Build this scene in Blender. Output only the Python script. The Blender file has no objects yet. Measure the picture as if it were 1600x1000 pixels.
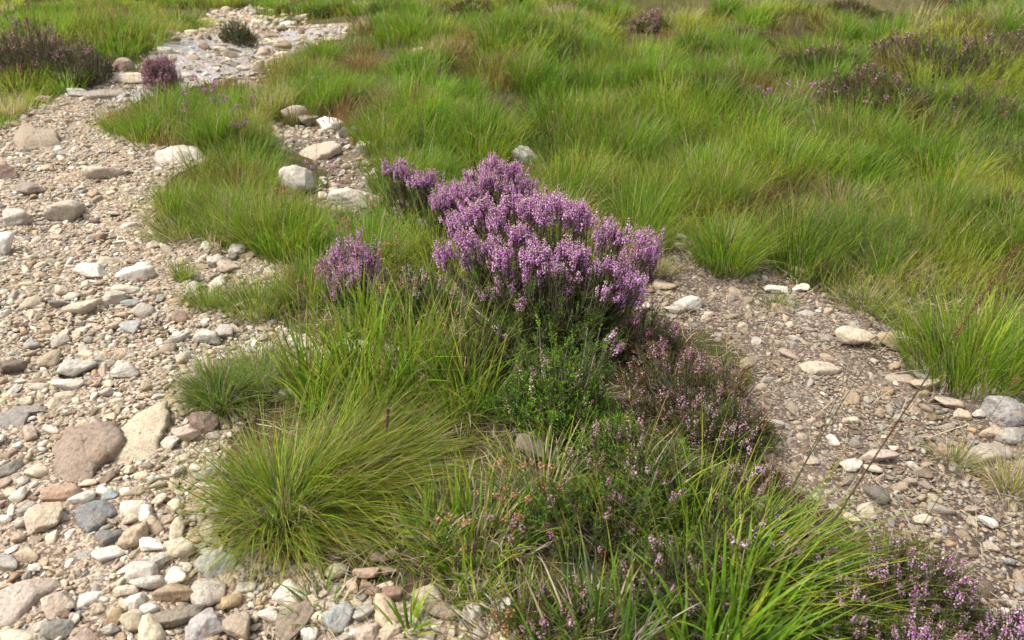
import bpy, math
import numpy as np
# ------------------------------------------------------------------ camera, world, sun
sc = bpy.context.scene
col = sc.collection
PITCH = math.radians(27.0); CAMH = 1.2; F = 1256.0            # focal length in pixels of a 1600 px wide frame
cam_d = bpy.data.cameras.new("camera"); cam = bpy.data.objects.new("camera", cam_d); col.objects.link(cam)
cam.location = (0, 0, CAMH); cam.rotation_euler = (math.pi/2 - PITCH, 0, 0)
cam_d.sensor_width = 36.0; cam_d.lens = 36.0*F/1600.0; cam_d.clip_start = 0.02; cam_d.clip_end = 2000
cam_d.dof.use_dof = True; cam_d.dof.focus_distance = 2.35; cam_d.dof.aperture_fstop = 5.6
sc.camera = cam
SUN_EL, SUN_AZ = math.radians(60), math.radians(-100)          # azimuth from +Y towards +X
w = bpy.data.worlds.new("World"); sc.world = w; w.use_nodes = True
nt = w.node_tree; nt.nodes.clear()
sky = nt.nodes.new("ShaderNodeTexSky"); sky.sky_type = 'NISHITA'; sky.sun_disc = False
sky.sun_elevation = SUN_EL; sky.sun_rotation = SUN_AZ; sky.dust_density = 3.0; sky.air_density = 1.0
hs = nt.nodes.new("ShaderNodeHueSaturation"); hs.inputs['Saturation'].default_value = 0.30   # thin bright cloud
bg = nt.nodes.new("ShaderNodeBackground"); bg.inputs['Strength'].default_value = 0.14
wo = nt.nodes.new("ShaderNodeOutputWorld")
nt.links.new(sky.outputs[0], hs.inputs['Color']); nt.links.new(hs.outputs[0], bg.inputs[0]); nt.links.new(bg.outputs[0], wo.inputs[0])
sd = bpy.data.lights.new("sun", 'SUN'); sd.energy = 2.2; sd.angle = math.radians(12); sd.color = (1.0, 0.94, 0.84)
sun = bpy.data.objects.new("sun", sd); col.objects.link(sun)
sun.rotation_euler = (-(math.pi/2 - SUN_EL), 0, -SUN_AZ)
sc.view_settings.view_transform = 'Standard'; sc.view_settings.look = 'None'
sc.view_settings.exposure = 0.98; sc.view_settings.gamma = 1.0
try:
    sc.cycles.max_bounces = 8; sc.cycles.diffuse_bounces = 4; sc.cycles.transmission_bounces = 5; sc.cycles.glossy_bounces = 2
    sc.cycles.use_denoising = True
except Exception: pass

rng = np.random.default_rng(7)
def U(a, b, n=None): return rng.uniform(a, b, n)
def srgb(*c):
    c = np.array(c, float)/255.0
    return np.where(c <= 0.04045, c/12.92, ((c+0.055)/1.055)**2.4)

# ------------------------------------------------------------------ noise and terrain
def _h(ix, iy, s):
    n = (ix.astype(np.int64)*374761393 + iy.astype(np.int64)*668265263 + s*1442695041) & 0x7fffffff
    n = ((n ^ (n >> 13))*1274126177) & 0x7fffffff
    return ((n ^ (n >> 16)) & 0xffff)/65535.0
def vnoise(x, y, s=0):
    x = np.asarray(x, float); y = np.asarray(y, float)
    ix = np.floor(x); iy = np.floor(y); fx = x-ix; fy = y-iy
    fx = fx*fx*(3-2*fx); fy = fy*fy*(3-2*fy)
    a = _h(ix, iy, s); b = _h(ix+1, iy, s); c = _h(ix, iy+1, s); d = _h(ix+1, iy+1, s)
    return (a*(1-fx)+b*fx)*(1-fy)+(c*(1-fx)+d*fx)*fy
def fbm(x, y, s=0, o=3):
    t = 0; a = 0.5; k = 1.0; m = 0
    for i in range(o):
        t = t+a*vnoise(x*k+17.3*i, y*k-9.1*i, s+i); m += a; a *= 0.5; k *= 2.03
    return t/m
def sm(a, b, x):
    t = np.clip((x-a)/(b-a), 0, 1); return t*t*(3-2*t)
BUMPS = [  # x, y, rx, ry, height
    (-0.15, 2.6, 0.45, 0.7, 0.05), (0.25, 1.6, 0.5, 0.5, 0.05), (-1.6, 4.2, 0.6, 0.6, 0.10), (-3.4, 7.3, 1.1, 0.9, 0.28),
    (1.6, 5.6, 0.9, 0.6, 0.20), (2.7, 5.0, 0.6, 0.5, 0.10), (3.3, 6.4, 1.3, 0.8, 0.28), (5.2, 7.4, 1.5, 0.9, 0.35),
    (0.3, 7.2, 0.9, 0.5, 0.16), (-0.6, 9.8, 1.2, 0.8, 0.22), (2.4, 8.6, 1.4, 0.7, 0.18), (2.6, 3.3, 0.7, 0.4, 0.08), (1.05, 4.0, .6, .4, .05)]
def H(x, y):
    x = np.asarray(x, float); y = np.asarray(y, float)
    z = (fbm(x*0.55, y*0.55, 3)-0.5)*0.14 + (fbm(x*2.2, y*2.2, 9)-0.5)*0.055
    z = z*sm(0.2, 1.2, np.hypot(x, y))
    for bx, by, rx, ry, h in BUMPS:
        z = z + h*np.exp(-((x-bx)/rx)**2-((y-by)/ry)**2)
    z = z+sm(3.3, 5.2, y)*sm(-1.2, .4, x+.12*y)*((fbm(x*1.05, y*1.25, 33, 2)-.5)*.42+(fbm(x*2.6, y*2.6, 37, 2)-.5)*.13)
    d = np.hypot(x, y)
    r = sm(0.5, 4.0, x)                                        # the moor drops into a dip on the right, then climbs
    z = z - r*1.0*sm(9.0, 13.5, y)
    z = z + np.maximum(0, y-15.0)*0.105 - np.maximum(0, y-160)*0.10
    z = z + np.maximum(0, np.abs(x)-25)*0.03*sm(10, 60, d)*np.where(np.abs(x) < 300, 1, 0.8)
    z = z + (fbm(x*0.15, y*0.15, 21)-0.5)*0.9*sm(13, 25, d)
    return z
CP, SP = math.cos(PITCH), math.sin(PITCH)
def proj(P):
    P = np.asarray(P, float); x = P[..., 0]; y = P[..., 1]; z = P[..., 2]-CAMH
    dep = y*CP - z*SP; up = y*SP + z*CP
    dd = np.where(dep > 0.05, dep, 0.05)
    return 800+F*x/dd, 500-F*up/dd, dep
TS = np.concatenate([np.linspace(0.8, 4, 400), np.geomspace(4.01, 400, 700)])
def G(px, py):
    """point of the ground seen at a pixel (1600x1000)"""
    px = np.atleast_1d(np.asarray(px, float)); py = np.atleast_1d(np.asarray(py, float))
    u = (px-800)/F; v = -(py-500)/F
    D = np.stack([u, CP+v*SP, -SP+v*CP], -1)
    X = D[:, 0:1]*TS; Y = D[:, 1:2]*TS; Z = CAMH+D[:, 2:3]*TS
    below = (Z-H(X, Y)) < 0
    k = np.clip(np.argmax(below, 1), 1, len(TS)-1); i = np.arange(len(px))
    g0 = Z[i, k-1]-H(X[i, k-1], Y[i, k-1]); g1 = Z[i, k]-H(X[i, k], Y[i, k]); t = g0/(g0-g1+1e-9)
    tt = TS[k-1]*(1-t)+TS[k]*t
    P = D*tt[:, None]; P[:, 2] = H(P[:, 0], P[:, 1])
    return P
def g1(px, py): return G(px, py)[0]
def ppm(P):                                                     # pixels (of 1600) per metre at a point
    return F/float(proj(P)[2])
def inpoly(x, y, poly):
    x = np.asarray(x); y = np.asarray(y); c = np.zeros(x.shape, bool); n = len(poly)
    for i in range(n):
        x0, y0 = poly[i][:2]; x1, y1 = poly[i-1][:2]
        c ^= ((y0 > y) != (y1 > y)) & (x < (x1-x0)*(y-y0)/((y1-y0) if y1 != y0 else 1e-9)+x0)
    return c
def world_poly(pts):
    p = np.array(pts, float); return G(p[:, 0], p[:, 1])[:, :2]
# outlines of the bare ground, each corner projected on to the terrain
LP = world_poly([(900,1110),(860,1010),(740,960),(640,925),(520,890),(430,870),(370,845),(350,760),(345,700),(400,640),(470,600),(490,540),(420,505),(410,455),
    (450,415),(300,362),(245,345),(236,310),(270,278),(330,250),(250,232),(190,212),(150,192),(205,158),(290,140),(345,128),(400,142),(430,105),
    (480,75),(560,50),(540,40),(420,42),(400,20),(395,0),(385,-20),(320,-20),(330,25),(270,55),(245,75),(235,100),(170,108),(125,140),(60,165),(0,195),(-300,330),(-600,700),(-700,1110)])
RP = world_poly([(990,470),(975,415),(1030,372),(1075,365),(1120,400),(1190,395),(1250,440),(1310,470),(1380,510),(1440,555),(1520,590),(1600,612),(1800,690),(2200,1110),
    (1620,1110),(1530,960),(1480,880),(1400,830),(1330,830),(1230,760),(1170,690),(1185,580),(1100,520),(1040,500)])
MP = world_poly([(405,185),(470,200),(540,196),(640,205),(650,235),(610,262),(600,300),(560,335),(500,330),(470,300),(520,270),(490,250),(440,235),(425,205)])
def bare(x, y):
    """0 grass, 1 left track, 2 right soil, 3 soil patch behind the bush"""
    jx = x+(fbm(x*5, y*5, 31)-0.5)*0.14; jy = y+(fbm(x*5, y*5, 41)-0.5)*0.14
    r = np.zeros(np.shape(x), int)
    r[inpoly(jx, jy, MP)] = 3; r[inpoly(jx, jy, RP)] = 2; r[inpoly(jx, jy, LP)] = 1
    return r

# ------------------------------------------------------------------ materials
def new_mat(name):
    m = bpy.data.materials.new(name); m.use_nodes = True; t = m.node_tree
    b = t.nodes['Principled BSDF']; return m, t, b
def N(t, ty, **kw):
    n = t.nodes.new(ty)
    for k, v in kw.items():
        if k in n.inputs.keys(): n.inputs[k].default_value = v
        else: setattr(n, k, v)
    return n
def ramp(t, fac, stops):
    r = t.nodes.new('ShaderNodeValToRGB'); e = r.color_ramp.elements
    while len(e) < len(stops): e.new(0.5)
    for i, (p, c) in enumerate(stops):
        e[i].position = p; e[i].color = (c[0], c[1], c[2], 1) if not np.isscalar(c) else (c, c, c, 1)
    t.links.new(fac, r.inputs[0]); return r.outputs[0]
def mix(t, a, b, fac, mode='MIX'):
    m = t.nodes.new('ShaderNodeMix'); m.data_type = 'RGBA'; m.blend_type = mode
    for s, v in ((0, fac), (6, a), (7, b)):
        if hasattr(v, 'is_linked') or isinstance(v, bpy.types.NodeSocket): t.links.new(v, m.inputs[s])
        else: m.inputs[s].default_value = v if np.isscalar(v) else (v[0], v[1], v[2], 1)
    return m.outputs[2]
def leaf_mat(name, rough=0.55, trans=0.45, scale=90, spec=0.35):
    m, t, b = new_mat(name)
    a = N(t, 'ShaderNodeAttribute', attribute_name='Col')
    tc = N(t, 'ShaderNodeTexCoord'); nz = N(t, 'ShaderNodeTexNoise', Scale=scale, Detail=2.0)
    t.links.new(tc.outputs['Object'], nz.inputs['Vector'])
    c = mix(t, a.outputs['Color'], ramp(t, nz.outputs[0], [(0.3, 0.72), (0.7, 1.25)]), 1.0, 'MULTIPLY')
    t.links.new(c, b.inputs['Base Color']); b.inputs['Roughness'].default_value = rough
    b.inputs['Specular IOR Level'].default_value = spec
    tr = t.nodes.new('ShaderNodeBsdfTranslucent'); t.links.new(c, tr.inputs[0])
    ms = t.nodes.new('ShaderNodeMixShader'); ms.inputs[0].default_value = trans
    t.links.new(b.outputs[0], ms.inputs[1]); t.links.new(tr.outputs[0], ms.inputs[2])
    t.links.new(ms.outputs[0], t.nodes['Material Output'].inputs[0]); return m
M_GRASS = leaf_mat('grass_blade', 0.55, 0.52, 90, .22); M_LEAF = leaf_mat('heather_leaf', 0.6, 0.35, 90, .2)
M_PETAL = leaf_mat('heather_petal', 0.7, 0.55, 300, 0.2); M_STRAW = leaf_mat('dead_grass', 0.75, 0.25, 60, 0.2)
def wood_mat():
    m, t, b = new_mat('heather_wood'); a = N(t, 'ShaderNodeAttribute', attribute_name='Col')
    tc = N(t, 'ShaderNodeTexCoord'); nz = N(t, 'ShaderNodeTexNoise', Scale=160.0, Detail=3.0); t.links.new(tc.outputs['Object'], nz.inputs['Vector'])
    c = mix(t, a.outputs['Color'], ramp(t, nz.outputs[0], [(0.3, 0.55), (0.7, 1.3)]), 1.0, 'MULTIPLY')
    t.links.new(c, b.inputs['Base Color']); b.inputs['Roughness'].default_value = 0.85; return m
M_WOOD = wood_mat()
def stone_mat():
    m, t, b = new_mat('granite'); a = N(t, 'ShaderNodeAttribute', attribute_name='Col'); tc = N(t, 'ShaderNodeTexCoord')
    def nz(s, d=3.0, r=0.6):
        n = N(t, 'ShaderNodeTexNoise', Scale=s, Detail=d, Roughness=r); t.links.new(tc.outputs['Object'], n.inputs['Vector']); return n.outputs[0]
    big = nz(22.0, 3.0); med = nz(90.0, 4.0, 0.7); fine = nz(420.0, 2.0, 0.8)
    c = mix(t, a.outputs['Color'], ramp(t, med, [(0.3, 0.55), (0.5, 1.0), (0.72, 1.28)]), 1.0, 'MULTIPLY')
    c = mix(t, c, (0.36, 0.22, 0.11), ramp(t, big, [(0.56, 0.0), (0.76, 0.6)]))          # iron stain
    c = mix(t, c, ramp(t, fine, [(0.30, 0.42), (0.40, 1.0), (0.62, 1.0), (0.74, 1.25)]), 1.0, 'MULTIPLY')  # mica and feldspar specks
    wv = nz(9.0, 2.0); vo = N(t, 'ShaderNodeTexVoronoi', feature='DISTANCE_TO_EDGE', Scale=17.0); mp = mix(t, tc.outputs['Object'], N(t, 'ShaderNodeTexNoise', Scale=14.0).outputs['Color'], .12); t.links.new(mp, vo.inputs['Vector'])
    crk = ramp(t, vo.outputs['Distance'], [(0.0, 0.45), (0.022, 1.0)]); msk = ramp(t, wv, [(0.5, 0.0), (0.56, 1.0)]); c = mix(t, c, mix(t, c, crk, 1.0, 'MULTIPLY'), msk)   # hairline cracks
    t.links.new(c, b.inputs['Base Color']); b.inputs['Roughness'].default_value = 0.82; b.inputs['Specular IOR Level'].default_value = 0.3
    bm = N(t, 'ShaderNodeBump', Strength=0.9, Distance=0.006); t.links.new(med, bm.inputs['Height'])
    b2 = N(t, 'ShaderNodeBump', Strength=0.6, Distance=0.0015); t.links.new(fine, b2.inputs['Height']); t.links.new(bm.outputs[0], b2.inputs['Normal'])
    t.links.new(b2.outputs[0], b.inputs['Normal']); return m
M_STONE = stone_mat()
def soil_mat(name, c0, c1, grit, gmix):
    m, t, b = new_mat(name); tc = N(t, 'ShaderNodeTexCoord')
    def nz(s, d=4.0, r=0.6):
        n = N(t, 'ShaderNodeTexNoise', Scale=s, Detail=d, Roughness=r); t.links.new(tc.outputs['Object'], n.inputs['Vector']); return n.outputs[0]
    big = nz(2.5); med = nz(30.0); fine = nz(180.0, 3.0, 0.7)
    c = mix(t, c0, c1, ramp(t, big, [(0.35, 0.0), (0.65, 1.0)]))
    c = mix(t, c, ramp(t, med, [(0.3, 0.6), (0.7, 1.3)]), 1.0, 'MULTIPLY'); c = mix(t, c, ramp(t, fine, [(0.3, 0.6), (0.7, 1.35)]), 1.0, 'MULTIPLY')
    vo = N(t, 'ShaderNodeTexVoronoi', Scale=150.0); t.links.new(tc.outputs['Object'], vo.inputs['Vector'])
    sep = N(t, 'ShaderNodeSeparateColor'); t.links.new(vo.outputs['Color'], sep.inputs[0])
    gc = ramp(t, sep.outputs[0], [(0.0, grit[0]), (0.5, grit[1]), (1.0, grit[2])])
    gm = ramp(t, sep.outputs[1], [(1-gmix-0.02, 0.0), (1-gmix+0.02, 1.0)])
    c = mix(t, c, gc, gm); t.links.new(c, b.inputs['Base Color']); b.inputs['Roughness'].default_value = 0.95
    b.inputs['Specular IOR Level'].default_value = 0.15
    bp = N(t, 'ShaderNodeBump', Strength=0.8, Distance=0.01); t.links.new(med, bp.inputs['Height'])
    bp2 = N(t, 'ShaderNodeBump', Strength=0.8, Distance=0.004, invert=True); t.links.new(vo.outputs['Distance'], bp2.inputs['Height']); t.links.new(bp.outputs[0], bp2.inputs['Normal'])
    bp3 = N(t, 'ShaderNodeBump', Strength=0.6, Distance=0.003); t.links.new(fine, bp3.inputs['Height']); t.links.new(bp2.outputs[0], bp3.inputs['Normal'])
    t.links.new(bp3.outputs[0], b.inputs['Normal']); return m
M_PATH = soil_mat('gravel_track_surface', (0.15,0.112,0.08), (0.235,0.18,0.13), ((0.36,0.28,0.20),(0.46,0.38,0.29),(0.22,0.165,0.12)), 0.5)
M_SOIL = soil_mat('trodden_soil', (0.10,0.074,0.058), (0.155,0.118,0.092), ((0.27,0.205,0.15),(0.38,0.31,0.24),(0.19,0.14,0.105)), 0.26)
def moor_mat():
    m, t, b = new_mat('moor_turf'); tc = N(t, 'ShaderNodeTexCoord')
    def nz(s, d=4.0, r=0.6):
        n = N(t, 'ShaderNodeTexNoise', Scale=s, Detail=d, Roughness=r); t.links.new(tc.outputs['Object'], n.inputs['Vector']); return n.outputs[0]
    c = mix(t, (0.075,0.055,0.035), (0.095,0.085,0.030), ramp(t, nz(6.0), [(0.4, 0.0), (0.6, 1.0)]))
    gp = N(t, 'ShaderNodeNewGeometry'); sp = N(t, 'ShaderNodeSeparateXYZ'); t.links.new(gp.outputs['Position'], sp.inputs[0])
    mr = N(t, 'ShaderNodeMapRange'); mr.inputs[1].default_value = 14; mr.inputs[2].default_value = 26; t.links.new(sp.outputs[1], mr.inputs[0])
    far = mix(t, (0.15,0.155,0.04), (0.13,0.10,0.06), ramp(t, nz(0.22), [(0.45, 0.0), (0.6, 1.0)]))
    far = mix(t, far, ramp(t, nz(1.6), [(0.3, 0.6), (0.7, 1.4)]), 1.0, 'MULTIPLY')
    c = mix(t, c, far, mr.outputs[0]); c = mix(t, c, ramp(t, nz(120.0), [(0.3, 0.5), (0.7, 1.5)]), 1.0, 'MULTIPLY')
    t.links.new(c, b.inputs['Base Color']); b.inputs['Roughness'].default_value = 0.95; b.inputs['Specular IOR Level'].default_value = 0.1
    bp = N(t, 'ShaderNodeBump', Strength=1.0, Distance=0.02); t.links.new(nz(60.0), bp.inputs['Height']); t.links.new(bp.outputs[0], b.inputs['Normal'])
    return m
M_MOOR = moor_mat()
def water_mat():
    m, t, b = new_mat('shallow_water'); b.inputs['Base Color'].default_value = (0.33,0.30,0.28,1); b.inputs['Roughness'].default_value = 0.12
    b.inputs['IOR'].default_value = 1.33; b.inputs['Specular IOR Level'].default_value = 0.6
    tc = N(t, 'ShaderNodeTexCoord'); n = N(t, 'ShaderNodeTexNoise', Scale=16.0, Detail=3.0); t.links.new(tc.outputs['Object'], n.inputs['Vector'])
    bp = N(t, 'ShaderNodeBump', Strength=1.0, Distance=0.05); t.links.new(n.outputs[0], bp.inputs['Height']); t.links.new(bp.outputs[0], b.inputs['Normal']); return m
M_WATER = water_mat()

# ------------------------------------------------------------------ mesh helpers
def mesh(name, V, F_, C, mat, parent=None, smooth=False):
    """V (n,3); F_ a list of (m,k) index arrays; C (n,3) colours"""
    me = bpy.data.meshes.new(name); V = np.ascontiguousarray(V, np.float32)
    F_ = [np.asarray(f, np.int32) for f in F_ if len(f)]
    me.vertices.add(len(V)); me.vertices.foreach_set('co', V.ravel())
    tot = np.concatenate([np.full(len(f), f.shape[1], np.int32) for f in F_]); idx = np.concatenate([f.ravel() for f in F_])
    me.loops.add(len(idx)); me.loops.foreach_set('vertex_index', idx)
    me.polygons.add(len(tot)); st = np.zeros(len(tot), np.int32); st[1:] = np.cumsum(tot)[:-1]
    me.polygons.foreach_set('loop_start', st); me.polygons.foreach_set('loop_total', tot)
    me.update(calc_edges=True)
    if C is not None:
        ca = me.color_attributes.new('Col', 'FLOAT_COLOR', 'POINT'); A = np.ones((len(V), 4), np.float32); A[:, :3] = np.clip(C, 0, 1); ca.data.foreach_set('color', A.ravel())
    if smooth is not False: me.polygons.foreach_set('use_smooth', np.ones(len(tot), bool) if smooth is True else np.ascontiguousarray(smooth, bool))
    if mat: me.materials.append(mat)
    o = bpy.data.objects.new(name, me); col.objects.link(o)
    if parent is not None: o.parent = parent
    return o
def tag(o, label=None, cat=None, group=None, kind=None):
    if label: o['label'] = label
    if cat: o['category'] = cat
    if group: o['group'] = group
    if kind: o['kind'] = kind
    return o
def empty(name, loc):
    o = bpy.data.objects.new(name, None); col.objects.link(o); o.location = [float(v) for v in loc]; o.empty_display_size = 0.05; return o
class Acc:
    """collects chunks into one mesh, coordinates relative to an origin"""
    def __init__(s): s.V = []; s.F = {}; s.C = []; s.n = 0
    def add(s, V, Fs, C):
        s.V.append(V); s.C.append(C)
        for f in Fs: s.F.setdefault(f.shape[1], []).append(f+s.n)
        s.n += len(V)
    def build(s, name, mat, parent=None, origin=(0,0,0), smooth=False):
        if not s.n: return None
        V = np.concatenate(s.V)-np.array(origin)[None]
        o = mesh(name, V, [np.concatenate(f) for f in s.F.values()], np.concatenate(s.C), mat, parent, smooth)
        if parent is None: o.location = [float(v) for v in origin]
        return o
def pick(pal, n, jit=0.16):
    """n colours out of a palette [(rgb, weight), ...]"""
    c = np.array([p[0] for p in pal], float); ww = np.array([p[1] for p in pal], float)
    k = rng.choice(len(pal), n, p=ww/ww.sum()); r = c[k]*(1+rng.normal(0, jit, (n, 1)))*(1+rng.normal(0, jit*0.35, (n, 3)))
    return np.clip(r, 0.004, 0.95)
def blades(P, az, L, lean, bend, W, c0, c1, S=4, fold=False, twist=0.5, tip=0.7):
    n = len(P); t = np.linspace(0, 1, S+1)
    th = lean[:, None]+bend[:, None]*t[None]**1.2
    brk = (rng.random(n) < .16)[:, None]*(t[None] > U(.35, .85, n)[:, None])*U(.5, 1.5, n)[:, None]; th = th+brk
    step = (L/S)[:, None]
    hx = np.concatenate([np.zeros((n, 1)), np.cumsum(np.sin((th[:, 1:]+th[:, :-1])/2)*step, 1)], 1)
    hz = np.concatenate([np.zeros((n, 1)), np.cumsum(np.cos((th[:, 1:]+th[:, :-1])/2)*step, 1)], 1)
    ca, sa = np.cos(az)[:, None], np.sin(az)[:, None]
    wob = (rng.normal(0, 0.12, (n, 1))*t[None]**1.7)*L[:, None]
    C = np.stack([P[:, 0:1]+hx*ca-wob*sa, P[:, 1:2]+hx*sa+wob*ca, P[:, 2:3]+hz], -1)
    wa = az+math.pi/2+rng.normal(0, twist, n)
    wd = np.stack([np.cos(wa), np.sin(wa), rng.normal(0, 0.15, n)], -1)[:, None, :]
    ww = (W[:, None]*0.5*np.clip(1.06-t[None]**2.2, 0.04, 1)*np.minimum(1, 0.6+1.6*t[None]))[..., None]
    cc = t[None, :, None]; mixf = np.clip((cc-tip)/(1-tip+1e-6), 0, 1)
    col3 = c0[:, None, :]*(1-mixf)+c1[:, None, :]*mixf
    if fold:
        nn = np.stack([-np.sin(th)*0+np.cos(th)*ca, np.cos(th)*sa, -np.sin(th)], -1)
        V = np.stack([C-wd*ww, C-nn*ww*0.45, C+wd*ww], 2); K = 3
    else:
        V = np.stack([C-wd*ww, C+wd*ww], 2); K = 2
    V = V.reshape(-1, 3); col3 = np.repeat(col3[:, :, None, :], K, 2).reshape(-1, 3)
    b = (np.arange(n)*(S+1)*K)[:, None]+(np.arange(S)*K)[None]
    fs = []
    for k in range(K-1):
        fs.append(np.stack([b+k, b+k+1, b+K+k+1, b+K+k], -1).reshape(-1, 4))
    return V, [np.concatenate(fs)], col3
def tubes(Pth, R, c, sides=3):
    """Pth (n,k,3), R (n,k), c (n,3)"""
    n, k, _ = Pth.shape
    T = np.gradient(Pth, axis=1); T /= np.linalg.norm(T, axis=-1, keepdims=True)+1e-9
    ref = np.where(np.abs(T[..., 2:3]) > 0.9, np.array([1.0, 0, 0]), np.array([0, 0, 1.0]))
    A = np.cross(T, ref); A /= np.linalg.norm(A, axis=-1, keepdims=True)+1e-9; B = np.cross(T, A)
    an = np.arange(sides)*2*math.pi/sides
    V = Pth[:, :, None, :]+R[:, :, None, None]*(A[:, :, None, :]*np.cos(an)[None, None, :, None]+B[:, :, None, :]*np.sin(an)[None, None, :, None])
    V = V.reshape(-1, 3); b = (np.arange(n)*k*sides)[:, None]+(np.arange(k-1)*sides)[None]
    f = np.concatenate([np.stack([b+s, b+(s+1) % sides, b+sides+(s+1) % sides, b+sides+s], -1).reshape(-1, 4) for s in range(sides)])
    return V, [f], np.repeat(c, k*sides, 0)
def unit(v): return v/(np.linalg.norm(v, axis=-1, keepdims=True)+1e-9)
def needles(P, D, L, W, c):
    n = len(P); D = unit(D); A = unit(np.cross(D, rng.normal(0, 1, (n, 3)))); L = L[:, None]; W = W[:, None]
    V = np.stack([P, P+D*L*0.45+A*W/2, P+D*L, P+D*L*0.45-A*W/2], 1).reshape(-1, 3)
    b = (np.arange(n)*4)[:, None]; return V, [b+np.arange(4)[None]], np.repeat(c, 4, 0)
def bells(P, D, L, W, c, ct):
    """little four-sided flowers, open at the mouth"""
    n = len(P); D = unit(D); A = unit(np.cross(D, rng.normal(0, 1, (n, 3)))); B = np.cross(D, A); L = L[:, None]; W = W[:, None]*0.5
    V = [P, P+D*L*0.45+A*W, P+D*L*0.45+B*W, P+D*L*0.45-A*W, P+D*L*0.45-B*W, P+D*L]
    V = np.stack(V, 1).reshape(-1, 3); b = (np.arange(n)*6)[:, None]
    f = np.concatenate([b+np.array(q)[None] for q in ((0,1,2),(0,2,3),(0,3,4),(0,4,1),(5,2,1),(5,3,2),(5,4,3),(5,1,4))])
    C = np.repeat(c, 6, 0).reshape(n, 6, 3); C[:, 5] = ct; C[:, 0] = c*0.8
    return V, [f], C.reshape(-1, 3)

# ------------------------------------------------------------------ ground
def axis(lo, hi, step, far, g=1.07):
    a = list(np.arange(lo, hi+step/2, step)); s = step; x = a[-1]
    while x < far: s *= g; x += s; a.append(x)
    s = step; x = a[0]; b = []
    while x > -far: s *= g; x -= s; b.append(x)
    return np.array(b[::-1]+a)
gx = axis(-2.6, 2.6, 0.016, 420); gy = axis(0.7, 3.9, 0.016, 420, 1.045)
XX, YY = np.meshgrid(gx, gy); ZZ = H(XX, YY)
near = np.exp(-((XX/5)**2+((YY-2)/6)**2))
ZZ = ZZ+near*((fbm(XX*14, YY*14, 77)-0.5)*0.018+(fbm(XX*40, YY*40, 78, 2)-0.5)*0.007)
V = np.stack([XX, YY, ZZ], -1).reshape(-1, 3); nx, ny = len(gx), len(gy)
i0 = (np.arange(ny-1)[:, None]*nx+np.arange(nx-1)[None]).ravel()
Fq = np.stack([i0, i0+1, i0+1+nx, i0+nx], -1)
fc = bare(0.25*V[Fq, 0].sum(1), 0.25*V[Fq, 1].sum(1))
def sub(name, m, mat, label):
    f = Fq[m]; u, inv = np.unique(f, return_inverse=True)
    o = mesh(name, V[u], [inv.reshape(f.shape)], None, mat, smooth=True); return tag(o, kind='structure')
sub('ground', fc == 0, M_MOOR, ''); sub('path', fc == 1, M_PATH, ''); sub('bare_soil', fc >= 2, M_SOIL, '')

# ------------------------------------------------------------------ stones
def ico(sub_):
    t = (1+5**0.5)/2
    v = [(-1,t,0),(1,t,0),(-1,-t,0),(1,-t,0),(0,-1,t),(0,1,t),(0,-1,-t),(0,1,-t),(t,0,-1),(t,0,1),(-t,0,-1),(-t,0,1)]
    f = [(0,11,5),(0,5,1),(0,1,7),(0,7,10),(0,10,11),(1,5,9),(5,11,4),(11,10,2),(10,7,6),(7,1,8),(3,9,4),(3,4,2),(3,2,6),(3,6,8),(3,8,9),(4,9,5),(2,4,11),(6,2,10),(8,6,7),(9,8,1)]
    v = [np.array(a)/np.linalg.norm(a) for a in v]
    for _ in range(sub_):
        c = {}; nf = []
        def md(a, b):
            k = (min(a, b), max(a, b))
            if k not in c:
                m = v[a]+v[b]; v.append(m/np.linalg.norm(m)); c[k] = len(v)-1
            return c[k]
        for a, b, d in f:
            x, y, z = md(a, b), md(b, d), md(d, a); nf += [(a,x,z),(b,y,x),(d,z,y),(x,y,z)]
        f = nf
    return np.array(v), np.array(f, np.int32)
ICO = {k: ico(k) for k in (1, 2, 3, 4)}
def stone_shape(D, seed, ang=0.5):
    r = np.random.default_rng(seed); n = r.integers(9, 15); Nn = unit(r.normal(0, 1, (n, 3))); h = r.uniform(0.52, 1.0, n)
    Nn = np.concatenate([Nn, [[0,0,1],[0,0,-1]]]); h = np.concatenate([h, [0.8, 0.8]])
    p = 7+26*ang; q = np.maximum(D@Nn.T, 0)/h; R = (q**p).sum(1)**(-1/p)
    R = np.minimum(R, 1.35)
    for k in range(6 if len(D) > 500 else 4):
        f = 2.5*1.9**k; a = r.uniform(-1, 1, 3)*f; b = r.uniform(-1, 1, 3)*f
        R = R*(1+0.055/(1.35**k)*np.sin(D@a+r.uniform(0, 6))*np.cos(D@b+r.uniform(0, 6)))
    return D*R[:, None]
TMPL = {s: [stone_shape(ICO[s][0], 100+k, [0.1, 0.5, 1.0, 0.3, 0.8][k % 5]) for k in range(28)] for s in (1, 2)}
STC = dict(cream=(0.56,0.475,0.355), white=(0.66,0.605,0.52), tan=(0.45,0.355,0.25), pink=(0.46,0.36,0.285), ochre=(0.40,0.285,0.17), grey=(0.37,0.335,0.285),
           bluegrey=(0.28,0.28,0.26), brown=(0.26,0.19,0.14), dark=(0.12,0.10,0.085), olive=(0.28,0.245,0.17), pale=(0.49,0.445,0.375))
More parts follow.
